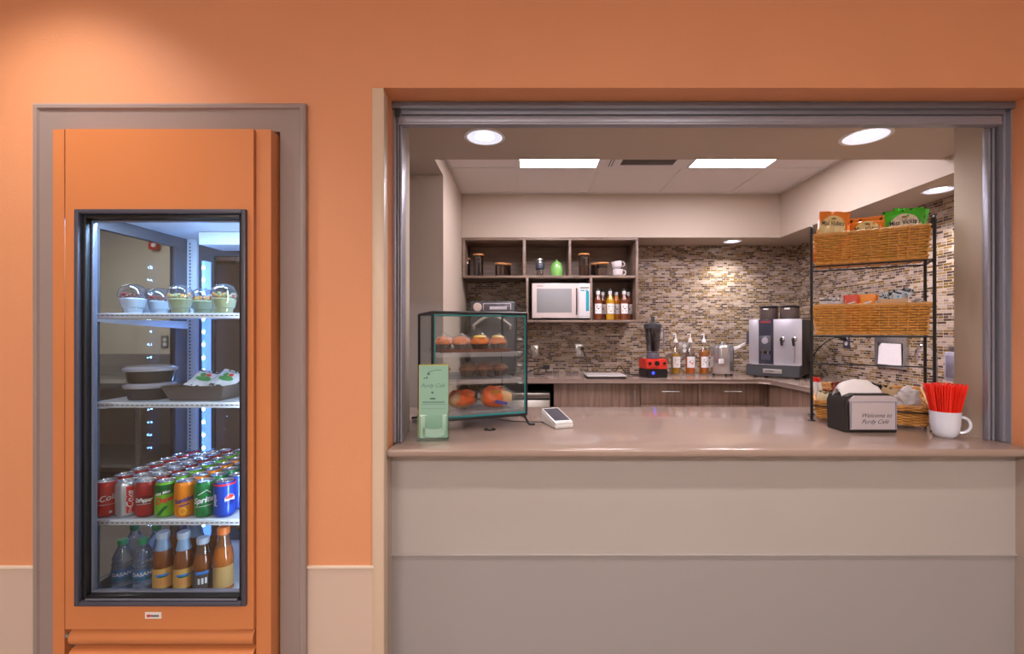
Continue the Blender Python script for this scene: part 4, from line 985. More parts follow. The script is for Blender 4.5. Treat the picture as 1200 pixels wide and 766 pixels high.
obj('leaflet_picture', bm, mat('pale_leaflet_picture', (200, 224, 214), 0.5), lf, smooth=0)

# ---- payment tablet stand
t = thing('payment_terminal', 'white wedge payment terminal with dark tilted screen on the counter', 'payment terminal', (0.1065, 1.850, ZC+0.0006), math.radians(20))
w2, d2 = 0.080, 0.160
bm = NB(); fs = prism(bm, [(0, 0), (d2, 0), (d2, 0.052), (0, 0.016)], 0, w2, 'x'); bmesh.ops.bevel(bm, geom=list(bm.edges), offset=0.004, segments=2, affect='EDGES'); obj('stand', bm, WHITE, t)
sl = math.atan2(0.036, d2)
Mt = Matrix.Translation((w2/2, 0, 0.016)) @ Matrix.Rotation(sl, 4, 'X')
bm = NB(); box(bm, -w2/2+0.001, w2/2-0.001, 0.004, d2/math.cos(sl)-0.002, 0.0005, 0.007, bev=0.002); xform(bm, Mt); tb = obj('tablet', bm, WHITE, t)
bm = NB(); box(bm, -w2/2+0.006, w2/2-0.006, 0.024, d2/math.cos(sl)-0.010, 0.0068, 0.0076); xform(bm, Mt); plabel(obj('screen', bm, mat('dark_screen', (60, 62, 78), 0.12), tb), 'dark blue-grey screen')
bm = NB(); box(bm, -w2/2+0.012, w2/2-0.016, 0.008, 0.011, 0.0068, 0.0074); xform(bm, Mt); obj('card_slot', bm, DARKG, tb)
bm = NB(); q = Vector((0.075, 1.975, ZC+0.004)); tube(bm, smooth_path([q, (0.03, 1.985, ZC+0.003), (-0.06, 2.0, ZC+0.003), (-0.15, 2.06, ZC+0.003), (-0.20, 2.20, ZC+0.003)], 6), 0.0018, 6)
obj('power_cable', bm, BLACK, t, world=True)
t = thing('cable_grommet', 'round dark cable grommet set in the counter in front of the pastry case', 'grommet', (XX(574, 1.844), 1.844, ZC+0.0003))
bm = NB(); lathe(bm, [(0.024, 0.0), (0.024, 0.003), (0.017, 0.004), (0.016, 0.0012), (0, 0.0012)], 28); obj('ring', bm, BLACK, t)
bm = NB(); lathe(bm, [(0.011, 0.001), (0.010, 0.0045), (0, 0.005)], 20); obj('cap', bm, mat('worn_grey_cap', (120, 108, 104), 0.5), t)

# ---- napkin dispenser
t = thing('napkin_dispenser', 'black countertop napkin dispenser with white card front and napkin sticking out', 'napkin dispenser', (1.226, 1.778, ZC+0.0006), 0.0)
w3, d3, h3 = 0.200, 0.124, 0.150
bm = NB()
pr = [(0, 0), (w3, 0), (w3+0.002, h3*0.75), (w3-0.012, h3*0.93), (w3-0.035, h3), (0.035, h3), (0.006, h3*0.93), (-0.004, h3*0.75)]
fs = prism(bm, pr, 0.0, d3, 'y'); es = [e for f in fs[:2] for e in f.edges]; bmesh.ops.bevel(bm, geom=es, offset=0.010, segments=3, affect='EDGES'); obj('body', bm, mat('matte_black_shell', (40, 37, 36), 0.42), t)
bm = NB(); prf = [(0.012, 0.014), (w3-0.010, 0.014), (w3-0.010, h3-0.020), (w3-0.03, h3-0.006), (0.03, h3-0.006), (0.010, h3-0.022)]
prism(bm, prf, -0.004, 0.006, 'y'); fp = obj('front_plate', bm, mat('pale_front_card', (190, 180, 188), 0.25, coat=0.3), t)
bm = NB(); put(bm, text_geo('Welcome to', 0.023, 0.4), lambda v: (v.x+0.110, -0.0046, v.y+0.068)); put(bm, text_geo('Purdy Café', 0.023, 0.4), lambda v: (v.x+0.105, -0.0046, v.y+0.044))
obj('card_lettering', bm, INK, fp, smooth=0)
bm = NB(); box(bm, 0.012, w3-0.012, -0.0048, -0.004, h3-0.031, h3-0.029); box(bm, 0.012, 0.015, -0.0048, -0.004, 0.02, h3-0.031); box(bm, w3-0.016, w3-0.0125, -0.0048, -0.004, 0.015, h3-0.031)
obj('card_edge', bm, mat('blue_grey_edge', (104, 112, 150), 0.3), fp)
bm = NB(); nx, ny = 26, 14; g = []
for j in range(ny+1):
    row = []
    for i in range(nx+1):
        u = i/nx; v = j/ny*2-1
        sp = math.sin(PI*min(1, max(0, u)))**0.55
        hh = (0.036+0.042*sp*(1-0.25*u))*(1-abs(v)**2.2)
        x = 0.004+u*(w3-0.035); y = 0.062+v*0.030
        f_ = noise.noise(Vector((u*5, v*1.3, 3.0)))*0.010+noise.noise(Vector((u*13, v*2.5, 8.0)))*0.003
        row.append(bm.verts.new((x+f_*0.5, y+f_*0.4, h3-0.022+hh+f_*0.6)))
    g.append(row)
for j in range(ny):
    for i in range(nx): bm.faces.new((g[j][i], g[j][i+1], g[j+1][i+1], g[j+1][i]))
tag(obj('paper_napkin', bm, PAPER, None, loc=t.location, rot=t.rotation_euler, solid=0.0012), 'crumpled white paper napkin sticking out of the black dispenser', 'napkin')

# ---- mug of red stirrers
mx, my = XX(1107.5, 1.715), 1.715
t = thing('coffee_mug', 'large white mug holding a fan of red stirrers at the right end of the counter', 'mug', (mx, my, ZC+0.0006))
bm = NB(); lathe(bm, [(0.026, 0.0), (0.029, 0.002), (0.036, 0.010), (0.041, 0.024), (0.0445, 0.050), (0.0465, 0.094), (0.0468, 0.096), (0.0445, 0.096), (0.042, 0.050), (0.038, 0.024), (0.026, 0.008), (0, 0.006)], 44); obj('cup', bm, CERAM, t)
bm = NB(); ha = -0.35; pts = []
for k in range(15):
    a = PI*0.55-PI*1.10*k/14
    pts.append((0.041+0.034*max(0, math.cos(a))**0.8 if abs(a) < PI/2 else 0.040, 0, 0.047+0.029*math.sin(a)))
pts = [Matrix.Rotation(ha, 4, 'Z') @ Vector(p) for p in pts]
tube(bm, pts, 0.0052, 10); obj('handle', bm, CERAM, t)
bm = NB(); box(bm, -0.0025, 0.0025, -0.0010, 0.0010, 0, 0.189, bev=0.0004)
REDS = mat('red_stirrer_plastic', (240, 40, 22), 0.3)
st0 = obj('stirrer', bm, REDS); random.seed(3)
N = 0
spots_ = []
for ring, cnt in ((1.0, 46), (0.84, 38), (0.66, 28), (0.46, 20), (0.26, 12), (0.06, 4)):
    for k in range(cnt): spots_.append((ring, 2*PI*(k+random.uniform(-.2, .2))/cnt))
for i, (r, a) in enumerate(spots_):
    o = st0 if i == 0 else st0.copy()
    if i: COL.objects.link(o)
    b = Vector((0.0245*r*math.cos(a), 0.0245*r*math.sin(a), 0.0098)); tp = Vector((0.0625*r*math.cos(a), 0.0625*r*math.sin(a), 0.195))
    d = (tp-b).normalized()
    o.location = Vector((mx, my, ZC+0.0006))+b; o.rotation_euler = (d.to_track_quat('Z', 'Y') @ Matrix.Rotation(random.uniform(0, 3), 3, 'Z').to_quaternion()).to_euler()
    o.scale = (1, 1, random.uniform(0.97, 1.015))
    tag(o, 'thin red plastic stirrer fanned out with others in the white mug', 'stirrer', 'red stirrers in the mug')
random.seed(11)

# ---- wire rack with wicker baskets
RA = math.radians(-31.5)
RL = Vector((1.242, 2.026, ZC+0.0006))
rack = thing('wire_rack', 'tall black wire rack with three levels carrying wicker baskets', 'rack', RL, RA)
LW, LD = 0.412, 0.176
zr = lambda z: z-RL.z
def post(x, y, top, curl, label=None):
    bm = NB(); pts = [(x, y, 0.003), (x, y, top)]
    if curl:
        s = 1
        pts = [(x, y, 0.003), (x, y, top-0.03)]+[(x, y+0.018*(1-math.cos(a))*s, top-0.03+0.03*math.sin(a)) for a in [PI*k/8 for k in range(1, 10)]]
    tube(bm, pts, 0.0058, 8); lathe(bm, [(0.014, 0.0), (0.014, 0.003), (0.007, 0.006)], 16, (x, y, 0)); obj('post', bm, BLACKW, rack)
post(0, 0, zr(1.772), True); post(LW, 0, zr(1.765), True); post(0, LD, zr(1.73), False); post(LW, LD, zr(1.73), False)
for z in (1.592, 1.288):
    bm = NB(); tube(bm, [(0, 0, zr(z)), (LW, 0, zr(z)), (LW, LD, zr(z)), (0, LD, zr(z))], 0.0034, 8, closed=True)
    for k in range(1, 6): tube(bm, [(LW*k/6, 0, zr(z)), (LW*k/6, LD, zr(z))], 0.0022, 6)
    obj('shelf_frame', bm, BLACKW, rack)
for z, y in ((1.158, LD), (0.984, -0.0), (1.72, LD), (1.42, LD)):
    bm = NB(); tube(bm, [(0, y, zr(z)), (LW, y, zr(z))], 0.0032, 8); obj('cross_rail', bm, BLACKW, rack)
for x in (0, LW):
    for z in (1.158, 0.984):
        bm = NB(); tube(bm, [(x, 0, zr(z)), (x, LD, zr(z))], 0.003, 6); obj('side_rail', bm, BLACKW, rack)
MR = Matrix.Translation(RL) @ Matrix.Rotation(RA, 4, 'Z')
def rw(x, y, z): return MR @ Vector((x, y, z))
WICK = mat('golden_wicker', (212, 152, 74), 0.45, bump=(300, 0.0006), vary=(70, 0.42)); WICKD = mat('pale_wicker_rim', (220, 164, 100), 0.5, vary=(60, 0.15))
def basket(label, z0, hf, hb, x0=0.010, x1=None, y0=0.008, y1=None, rows=None, floor_=True):
    x1 = x1 or LW-0.010; y1 = y1 or LD-0.008
    t = thing('wicker_basket', label, 'basket', rw((x0+x1)/2, (y0+y1)/2, z0-RL.z), RA, 'wicker baskets on the wire rack')
    a, b = (x1-x0)/2, (y1-y0)/2
    per = []
    def side(xa, ya, xb, yb, n):
        for k in range(n): per.append((xa+(xb-xa)*k/n, ya+(yb-ya)*k/n))
    nx = 12*3; ny = 4*3
    side(-a, -b, a, -b, nx); side(a, -b, a, b, ny); side(a, b, -a, b, nx); side(-a, b, -a, -b, ny)
    Np = len(per)
    def hh(y): return hf+(hb-hf)*min(1, max(0, (y+b)/(2*b)))
    rows = rows or int(max(hf, hb)/0.0112)
    bm = NB()
    for r in range(rows):
        pts = []
        for k, (x, y) in enumerate(per):
            fl_ = 0.94+0.06*(r/rows)
            off = 0.0056*math.cos(PI*(k/3.0)+PI*r)
            L = math.hypot(x/a, y/b)
            nxx = (1 if abs(abs(x)-a) < 1e-6 else 0)*math.copysign(1, x); nyy = (1 if abs(abs(y)-b) < 1e-6 else 0)*math.copysign(1, y)
            z = 0.008+(r+0.5)/rows*(hh(y)-0.016)
            pts.append((x*fl_+nxx*off, y*fl_+nyy*off, z+random.uniform(-.0005, .0005)))
        tube(bm, pts, 0.0043, 6, closed=True)
    obj('woven_wall', bm, WICK, t)
    bm = NB()
    for k in range(0, Np, 3):
        x, y = per[k]; tube(bm, [(x*0.94, y*0.94, 0.002), (x, y, hh(y)-0.004)], 0.0026, 6)
    obj('stakes', bm, WICK, t)
    for nm, zf, rr in (('rim', lambda y: hh(y)-0.004, 0.0052), ('base_rim', lambda y: 0.006, 0.0050)):
        bm = NB()
        for ph in (0, PI):
            pts = []
            for k, (x, y) in enumerate(per):
                s = 1.0 if nm == 'rim' else 0.95; o2 = 0.0026
                pts.append((x*s+o2*math.cos(k*1.3+ph)*math.copysign(1, x)*0.6, y*s+o2*math.cos(k*1.3+ph)*math.copysign(1, y)*0.6, zf(y)+o2*math.sin(k*1.3+ph)))
            tube(bm, pts, rr*0.75, 6, closed=True)
        obj(nm, bm, WICKD if nm == 'rim' else WICK, t)
    bm = NB(); box(bm, -a*0.93, a*0.93, -b*0.93, b*0.93, 0.003, 0.007); obj('bottom', bm, WICK, t)
    return t
basket('top wicker basket on the rack, full of crisp bags', 1.5985, 0.138, 0.138, y1=LD-0.008)
basket('middle wicker basket on the rack, holding white and red packets', 1.2935, 0.132, 0.132, y1=LD-0.008)
basket('lowest wicker basket with low front behind the napkin dispenser', 0.928, 0.082, 0.145, x0=0.014, x1=LW-0.014, y0=0.010)
# crisp bags in the top basket
CRM = mat('cream_bag_front', (234, 210, 150), 0.35, coat=0.3); CRM2 = mat('grey_cream_bag_front', (214, 200, 180), 0.35, coat=0.3)
OBG = mat('orange_bag_foil', (236, 130, 44), 0.3, coat=0.4); GBG = mat('green_bag_foil', (70, 178, 40), 0.3, coat=0.4); RBG = mat('red_bag_foil', (214, 66, 44), 0.3, coat=0.4)
def mv(w): return text_geo("Miss Vickie's", 0.030, 0.12, 0.0002, w)
BG = 'crisp bags in the top basket'
def crisp(label, px, top, mats, w, tilt, yy, roll=0.0):
    h = top-1.6065; loc = rw(px, yy, 1.6065-RL.z+h/2*math.cos(roll)+0.004)
    o = packet('crisp_bag', label, loc, (math.radians(tilt), roll, RA), w, h, 0.042, mats, 'crisp bag', BG,
               [(disc_geo(w*0.46, 30, 6, sx=1.0, sy=1.5, cy=h/2-0.018-w*0.46*1.5), mats[1], 0.0012), (shift_geo(mv(w*0.74), 0, h/2-0.056), mat('dark_script_print', (52, 44, 60), 0.5), 0.0034),
                (disc_geo(0.010, 12, 1, sx=1.0, sy=0.5, cy=h/2-0.034), mat('brown_crest_print', (150, 110, 70), 0.5), 0.003)])
    return o
crisp('orange and cream crisp bag leaning at the left end of the top basket', 0.070, 1.832, [OBG, CRM], 0.116, -3, 0.042, 0.16)
crisp('orange and cream crisp bag in the middle of the top basket', 0.200, 1.790, [OBG, CRM], 0.128, -3, 0.040, 0.02)
crisp('green crisp bag with cream oval at the right end of the top basket', 0.326, 1.806, [GBG, CRM2], 0.140, -3, 0.044, -0.04)
crisp('red-edged crisp bag behind the two orange ones in the top basket', 0.125, 1.795, [RBG, CRM], 0.11, 0, 0.105, 0.02)
crisp('second green crisp bag behind the front green one in the top basket', 0.340, 1.822, [GBG, CRM2], 0.12, 0, 0.110, 0.16)
crisp('teal-tinged crisp bag behind the middle orange bag in the top basket', 0.235, 1.804, [mat('teal_bag_foil', (60, 150, 130), 0.3, coat=0.4), CRM2], 0.11, 0, 0.112, 0.0)
# boxes and packets in the middle basket
def carton(label, x0, x1, y0, y1, h, m, name='open_carton'):
    t = thing(name, label, 'carton', rw((x0+x1)/2, (y0+y1)/2, 1.3015-RL.z), RA, 'cartons in the middle basket')
    bm = NB(); a, b = (x1-x0)/2, (y1-y0)/2; th = 0.002
    box(bm, -a, a, -b, -b+th, 0, h-0.03); box(bm, -a, a, b-th, b, 0, h); box(bm, -a, -a+th, -b+th, b-th, 0, h-0.012); box(bm, a-th, a, -b+th, b-th, 0, h-0.012); box(bm, -a, a, -b, b, 0, th)
    obj('box', bm, m, t); return t
CART = mat('tan_carton', (214, 176, 140), 0.6)
carton('tan open carton of white packets at the left of the middle basket', 0.030, 0.125, 0.025, 0.110, 0.158, CART)
carton('tan open carton of blue-white packets right of the red packets', 0.240, 0.335, 0.025, 0.110, 0.172, CART)
WPK = mat('white_sachet', (222, 220, 228), 0.45); 
random.seed(5)
for i in range(9):
    packet('sugar_sachet', 'small white sachet standing in the left carton of the middle basket', rw(0.042+i*0.0088, 0.055+0.004*(i % 3), 1.3015-RL.z+0.112), (random.uniform(-.1, .1), random.uniform(-.25, .25), RA+random.uniform(-.5, .5)), 0.034, 0.088, 0.006, [WPK], 'sachet', 'white sachets in the left carton', None)
for i, (x, m, lb) in enumerate(((0.148, 'r', 'red tea packet, left of the pair in the middle basket'), (0.172, 'r', 'red tea packet tucked behind the orange one in the middle basket'), (0.202, 'o', 'orange tea packet in the middle basket'), (0.220, 'o', 'orange tea packet beside the right carton'))):
    mm = mat('red_tea_packet', (226, 66, 34), 0.35) if m == 'r' else mat('orange_tea_packet', (250, 150, 16), 0.35)
    packet('tea_packet', lb, rw(x, 0.050+0.014*(i % 2), 1.3015-RL.z+0.086), (random.uniform(-.05, .05), random.uniform(-.06, .06), RA+random.uniform(-.05, .05)), 0.056, 0.158-0.006*(i % 2), 0.010, [mm], 'packet', 'red and orange packets in the middle basket', [(shift_geo(rot_geo(rect_geo(0.030, 0.007, 4, 1), 0.3), 0, 0.045), WHT)], crimp=0.006)
BPK = mat('pale_blue_sachet', (206, 218, 234), 0.45)
for i in range(7):
    packet('sweetener_sachet', 'small pale blue-white packet heaped in the right carton of the middle basket', rw(0.250+i*0.012, 0.052+0.008*(i % 2), 1.3015-RL.z+0.118+0.004*i), (random.uniform(-.2, .2), random.uniform(-.4, .4), RA+random.uniform(-.6, .6)), 0.040, 0.092, 0.010, [BPK], 'sachet', 'pale blue packets in the right carton', [(shift_geo(disc_geo(0.005, 8, 1), 0.003, 0.02), mat('light_blue_print', (110, 170, 220), 0.4))])
def wad(name, label, cat, loc, r, m, seed, squash=(1, 1, 1), amp=0.35, rz=0.0, sub=4):
    bm = NB(); bmesh.ops.create_icosphere(bm, subdivisions=sub, radius=1.0)
    for v in bm.verts:
        d = v.co.copy(); n = noise.noise(d*2.3+Vector((seed, 0, 0)))*amp+noise.noise(d*6+Vector((0, seed, 0)))*amp*0.4
        v.co = Vector((d.x*squash[0], d.y*squash[1], d.z*squash[2]))*r*(1+n)
    return tag(obj(name, bm, m, loc=loc, rot=(0, 0, rz)), label, cat)
wad('clear_packet', 'crinkled clear packet at the right end of the middle basket', 'packet', rw(0.372, 0.055, 1.3015-RL.z+0.118), 0.026, film('grey_clear_wrap', (196, 192, 200), 0.75), 4.0, (1.0, 0.8, 0.9))
wad('wrapped_snack', 'wrapped snack filling the right end of the middle basket', 'snack', rw(0.372, 0.055, 1.3015-RL.z+0.050), 0.032, mat('red_blue_wrap', (180, 120, 120), 0.4, vary=(20, 0.5)), 9.0, (0.8, 0.8, 1.4))
# lowest basket contents
zb_ = 0.9365-RL.z
for i, (x, lb) in enumerate(((0.030, 'left red-capped white tube standing in the lowest basket'), (0.052, 'right red-capped white tube standing in the lowest basket'))):
    t = thing('capped_tube', lb, 'tube', rw(x, 0.06, zb_), RA, 'red-capped tubes in the lowest basket'); t.rotation_euler = (0.05, -0.12-0.04*i, RA)
    bm = NB(); lathe(bm, [(0.008, 0), (0.008, 0.155)], 14); obj('tube_body', bm, WHITE, t)
    bm = NB(); lathe(bm, [(0.0086, 0.150), (0.0086, 0.168), (0.006, 0.170)], 14); plabel(obj('cap', bm, RPR, t), 'red cap')
for i, (x, y, z, w, h, m, lb) in enumerate((
    (0.035, 0.030, 0.062, 0.045, 0.100, (222, 206, 170), 'cream condiment packet at the left front of the lowest basket'), (0.066, 0.034, 0.070, 0.05, 0.095, (146, 84, 50), 'brown condiment packet leaning beside the cream one, lowest basket'),
    (0.098, 0.040, 0.074, 0.05, 0.095, (220, 200, 160), 'cream packet with brown edge near the napkin, lowest basket'), (0.10, 0.070, 0.105, 0.04, 0.090, (150, 70, 50), 'reddish brown packet behind the napkin, lowest basket'),
    (0.270, 0.050, 0.085, 0.07, 0.12, (190, 160, 124), 'tan paper packet beside the white bag, lowest basket'))):
    packet('condiment_packet', lb, rw(x, y, zb_+z), (random.uniform(-.25, .1), random.uniform(-.4, .4), RA+random.uniform(-.4, .4)), w, h, 0.012, [mat('condiment_'+str(i) if False else ['cream_paper', 'brown_paper', 'cream_paper', 'reddish_paper', 'tan_paper'][i], m, 0.5)], 'packet', 'condiment packets in the lowest basket')
wad('dark_pouch', 'dark glossy pouch behind the right end of the napkin', 'pouch', rw(0.225, 0.085, zb_+0.128), 0.030, BLACKG, 2.0, (1.5, 0.8, 0.7))
wad('dark_pouch', 'black pouch at the bottom left of the lowest basket', 'pouch', rw(0.050, 0.080, zb_+0.040), 0.032, BLACK, 6.0, (1.0, 0.7, 0.9))
wad('plastic_bag', 'crumpled translucent white plastic bag at the right of the lowest basket', 'bag', rw(0.335, 0.050, zb_+0.095), 0.046, film('white_thin_bag', (226, 224, 232), 0.85, 0.3), 1.3, (0.95, 0.75, 1.05), 0.32)
# ================================================================== things at the back counter
def bx(px, Y): return XX(px, Y)
# ---- dark rapid oven
oY = 3.76
ox0, ox1 = bx(548.5, oY)+0.012, bx(604, oY)
oven_t = t = thing('countertop_oven', 'tall dark grey rapid cook oven with pale arched handle behind the pastry case', 'oven', ((ox0+ox1)/2, oY, ZB+0.0006))
hw = (ox1-ox0)/2; oh = ZZ(352.5, oY)-ZB
OVN = mat('charcoal_oven_shell', (74, 74, 78), 0.35, 0.3)
bm = NB(); box(bm, -hw, hw, 0.0, 0.46, 0.03, oh, bev=0.018, seg=4); obj('body', bm, OVN, t)
bm = NB(); box(bm, -hw+0.008, hw-0.008, -0.022, -0.001, 0.06, oh-0.10, bev=0.010, seg=3); dr = obj('door', bm, OVN, t)
bm = NB(); pts = [(-hw*0.78+2*hw*0.78*k/14, -0.05-0.012*math.sin(PI*k/14), oh-0.20+0.075*math.sin(PI*k/14)) for k in range(15)]
tube(bm, [(pts[0][0], -0.02, pts[0][2]-0.03)]+pts+[(pts[-1][0], -0.02, pts[-1][2]-0.03)], 0.011, 10); plabel(obj('handle', bm, mat('pale_steel_handle', (206, 196, 188), 0.3, 0.4), dr), 'pale arched handle')
bm = NB(); lathe(bm, [(0.036, 0), (0.036, 0.014), (0.030, 0.02), (0, 0.021)], 28); xform(bm, Matrix.Translation((-hw+0.065, -0.001, oh-0.052)) @ Matrix.Rotation(PI/2, 4, 'X')); plabel(obj('knob', bm, mat('pale_knob', (206, 190, 180), 0.3, 0.3), t), 'large pale round knob')
bm = NB(); box(bm, -hw+0.11, hw-0.035, -0.008, 0.002, oh-0.078, oh-0.020, bev=0.004); pn = obj('control_panel', bm, mat('pale_panel_rim', (196, 188, 190), 0.3), t)
bm = NB(); box(bm, -hw+0.116, hw-0.041, -0.010, -0.007, oh-0.074, oh-0.025, bev=0.002); obj('display', bm, mat('oven_display_dark', (88, 84, 92), 0.2), pn)
bm = NB(); box(bm, -hw+0.165, hw-0.07, -0.011, -0.009, oh-0.070, oh-0.045); obj('key_strip', bm, mat('pale_keys', (180, 176, 184), 0.3), pn)
for sx in (-1, 1):
    for y in (0.05, 0.41):
        bm = NB(); cyl(bm, 0.018, 0, 0.032, (sx*(hw-0.04), y)); obj('foot', bm, BLACK, t)
# ---- microwave on the shelf
mY = 3.93; mx0, mx1 = bx(623.5, mY), bx(691.3, mY); mz0 = sz0+0.0206; mz1 = ZZ(332, mY)
t = thing('microwave_oven', 'white microwave oven in the lower compartment of the wall shelf unit', 'microwave', ((mx0+mx1)/2, mY, mz0))
hw = (mx1-mx0)/2; mh = mz1-mz0
bm = NB(); box(bm, -hw, hw, 0.012, 0.30, 0.014, mh, bev=0.006); obj('body', bm, WHITEM, t)
bm = NB(); dxr = -hw+2*hw*0.80
box(bm, -hw, dxr, -0.016, 0.011, 0.016, mh, bev=0.005); d = obj('door', bm, mat('white_microwave_door', (222, 208, 204), 0.25), t)
bm = NB(); box(bm, -hw+0.04, dxr-0.058, -0.018, -0.015, 0.062, mh-0.045, bev=0.001); plabel(obj('door_window', bm, mat('grey_mesh_window', (150, 150, 152), 0.3), d), 'grey door window')
bm = NB(); tube(bm, smooth_path([(dxr-0.018, -0.016, 0.045), (dxr-0.018, -0.040, 0.065), (dxr-0.018, -0.044, mh/2), (dxr-0.018, -0.040, mh-0.065), (dxr-0.018, -0.016, mh-0.045)], 4), 0.006, 8); obj('handle', bm, mat('dark_chrome', (110, 106, 108), 0.2, 0.8), d)
bm = NB()
for k in range(7): box(bm, -hw+0.042+k*0.0078, -hw+0.0465+k*0.0078, -0.0172, -0.0158, mh-0.027, mh-0.020)
obj('door_print', bm, INK, d)
bm = NB(); box(bm, dxr+0.002, hw, -0.014, 0.011, 0.016, mh, bev=0.003); pn = obj('control_panel', bm, mat('white_control_panel', (226, 222, 226), 0.3), t)
CY_ = mat('cyan_print', (0, 160, 180), 0.4)
bm = NB(); pw = hw-dxr; box(bm, dxr+pw*0.64, dxr+pw*0.90, -0.0155, -0.0138, 0.075, mh-0.066); box(bm, dxr+pw*0.18, dxr+pw*0.52, -0.0155, -0.0138, mh-0.066, mh-0.056); box(bm, dxr+pw*0.58, dxr+pw*0.82, -0.0155, -0.0138, mh-0.064, mh-0.056); obj('cyan_keys', bm, CY_, pn)
bm = NB(); box(bm, dxr+pw*0.14, dxr+pw*0.9, -0.0155, -0.0138, mh-0.046, mh-0.030); box(bm, dxr+pw*0.10, hw-0.004, -0.0155, -0.0138, 0.030, 0.033); obj('display', bm, mat('olive_display', (150, 158, 140), 0.3), pn)
for k in range(2):
    bm = NB(); box(bm, -hw+0.03+k*(2*hw-0.10), -hw+0.07+k*(2*hw-0.10), 0.03, 0.07, 0.0, 0.014); obj('foot', bm, BLACK, t)
# ---- syrup bottles
def syrup(px, Y, z, h, liq, label, group, pump=False, spots=0, parts=True, fill=1.0, lw=1.0):
    t = thing('syrup_bottle', label, 'syrup bottle', (bx(px, Y), Y, z+0.0006), random.uniform(-.05, .05) if parts else 0, group)
    R = 0.0355*lw; k = h
    pr = [(R*0.85, 0.0), (R, 0.005), (R, k*0.62), (R*0.90, k*0.68), (0.016, k*0.78), (0.0135, k*0.84), (0.0135, k*0.93), (0.015, k*0.935), (0.015, k*0.955)]
    if pump:
        bm = NB(); lathe(bm, pr, 28); obj('glass', bm, thin_glass('clear_bottle_glass', (238, 236, 234), 0.10, 0.6, 0.03, 2.2), t)
        prl = [(R*0.80, 0.004), (R*0.94, 0.008), (R*0.94, min(fill, 0.60)*k)]+([(R*0.84, k*0.665), (R*0.6, k*0.70)] if fill > 0.6 else [])
        bm = NB(); lathe(bm, prl, 24); obj('syrup', bm, liq, t)
    else:
        bm = NB(); lathe(bm, pr, 28); obj('glass', bm, liq, t)
        bm = NB(); lathe(bm, [(0.0165, k*0.82), (0.0162, k*0.93)], 20, capb=False, capt=False); obj('neck_label', bm, WHITE, t)
    bm = NB(); put(bm, rect_geo(1.9*R, k*0.32, 16, 1), bend(R, k*0.36, 0, 0.0006), 0)
    c3 = [mat('syrup_green_print', (96, 140, 60), 0.5), mat('syrup_yellow_print', (214, 176, 40), 0.5), mat('syrup_orange_print', (220, 120, 50), 0.5), mat('syrup_dark_print', (96, 84, 80), 0.5)]
    w = 1.0
    if spots == 1:
        for (x, y, r, m) in ((-0.014, 0.018, 0.007, 1), (0.014, 0.020, 0.006, 1), (-0.018, -0.004, 0.006, 2), (0.020, -0.002, 0.005, 2), (0.0, -0.022, 0.009, 2)): put(bm, disc_geo(r, 10, 2, cx=x, cy=y, sy=0.7), bend(R, k*0.36, 0, 0.001), m)
    elif spots == 2:
        for (x, y, r, m) in ((0.004, 0.004, 0.016, 4), (0.005, 0.005, 0.013, 0), (0.006, -0.012, 0.009, 3), (-0.012, 0.0, 0.006, 4)): put(bm, disc_geo(r, 12, 2, cx=x, cy=y, sy=0.9), bend(R, k*0.36, 0, 0.001+0.0003*(m == 0)+0.0005*(m == 3)), m)
    else:
        for (x, y, r, m) in ((-0.012, 0.020, 0.006, 4), (0.014, 0.014, 0.005, 3), (-0.018, -0.018, 0.004, 4), (0.012, -0.020, 0.004, 1), (0.0, 0.0, 0.008, 4), (-0.016, 0.006, 0.004, 1)): put(bm, disc_geo(r, 8, 2, cx=x, cy=y, sy=0.8), bend(R, k*0.36, 0, 0.001), m)
    obj('front_label', bm, [mat('syrup_label_white', (232, 228, 230), 0.5)]+c3, t, smooth=0)
    if pump:
        bm = NB(); lathe(bm, [(0.0185, k*0.93), (0.0185, k*0.96), (0.011, k*1.03), (0.006, k*1.05), (0.0055, k*1.17), (0.008, k*1.175), (0.008, k*1.19), (0, k*1.195)], 18)
        tube(bm, [(0, 0, k*1.175), (-0.012, -0.006, k*1.178), (-0.026, -0.012, k*1.165), (-0.028, -0.013, k*1.15)], 0.0042, 8); obj('pump', bm, WHITE, t)
    else:
        bm = NB(); lathe(bm, [(0.0155, k*0.925), (0.0155, k*0.99), (0.014, k)], 18); obj('cap', bm, BLACK, t)
    return t
AMB = mat('amber_syrup', (210, 120, 30), 0.1, trans=0.3, coat=0.5); YSY = mat('yellow_syrup', (216, 164, 40), 0.1, trans=0.3, coat=0.5); BSY = mat('brown_syrup', (126, 62, 34), 0.1, trans=0.25, coat=0.5); OSY = mat('orange_syrup', (236, 126, 30), 0.1, trans=0.3, coat=0.5)
sz = sz0+0.0206; shh = ZZ(338.5, 3.98)-sz
for px, Y, m, sp, lb in ((700.8, 3.975, BSY, 0, 'brown syrup bottle at the left front of the shelf compartment'), (715.0, 3.975, YSY, 1, 'yellow syrup bottle at the middle front of the shelf compartment'), (731.2, 3.975, BSY, 0, 'brown syrup bottle at the right front of the shelf compartment'),
                  (706.5, 4.07, BSY, 0, 'brown syrup bottle in the back row between the left and yellow ones'), (722.2, 4.07, AMB, 0, 'amber syrup bottle in the back row right of the yellow one'), (736.5, 4.07, BSY, 0, 'brown syrup bottle in the back row at the right end')):
    syrup(px, Y, sz, shh, m, lb, 'syrup bottles in the shelf compartment', spots=sp)
pY = 4.06; ph = 0.300
syrup(791.8, pY, ZB, ph, YSY, 'pump bottle of yellow syrup beside the blender', 'pump bottles on the worktop', True, 1, fill=0.60, lw=1.12)
syrup(808.8, pY, ZB, ph, OSY, 'pump bottle of orange syrup, middle of the three', 'pump bottles on the worktop', True, 2, fill=0.50, lw=1.12)
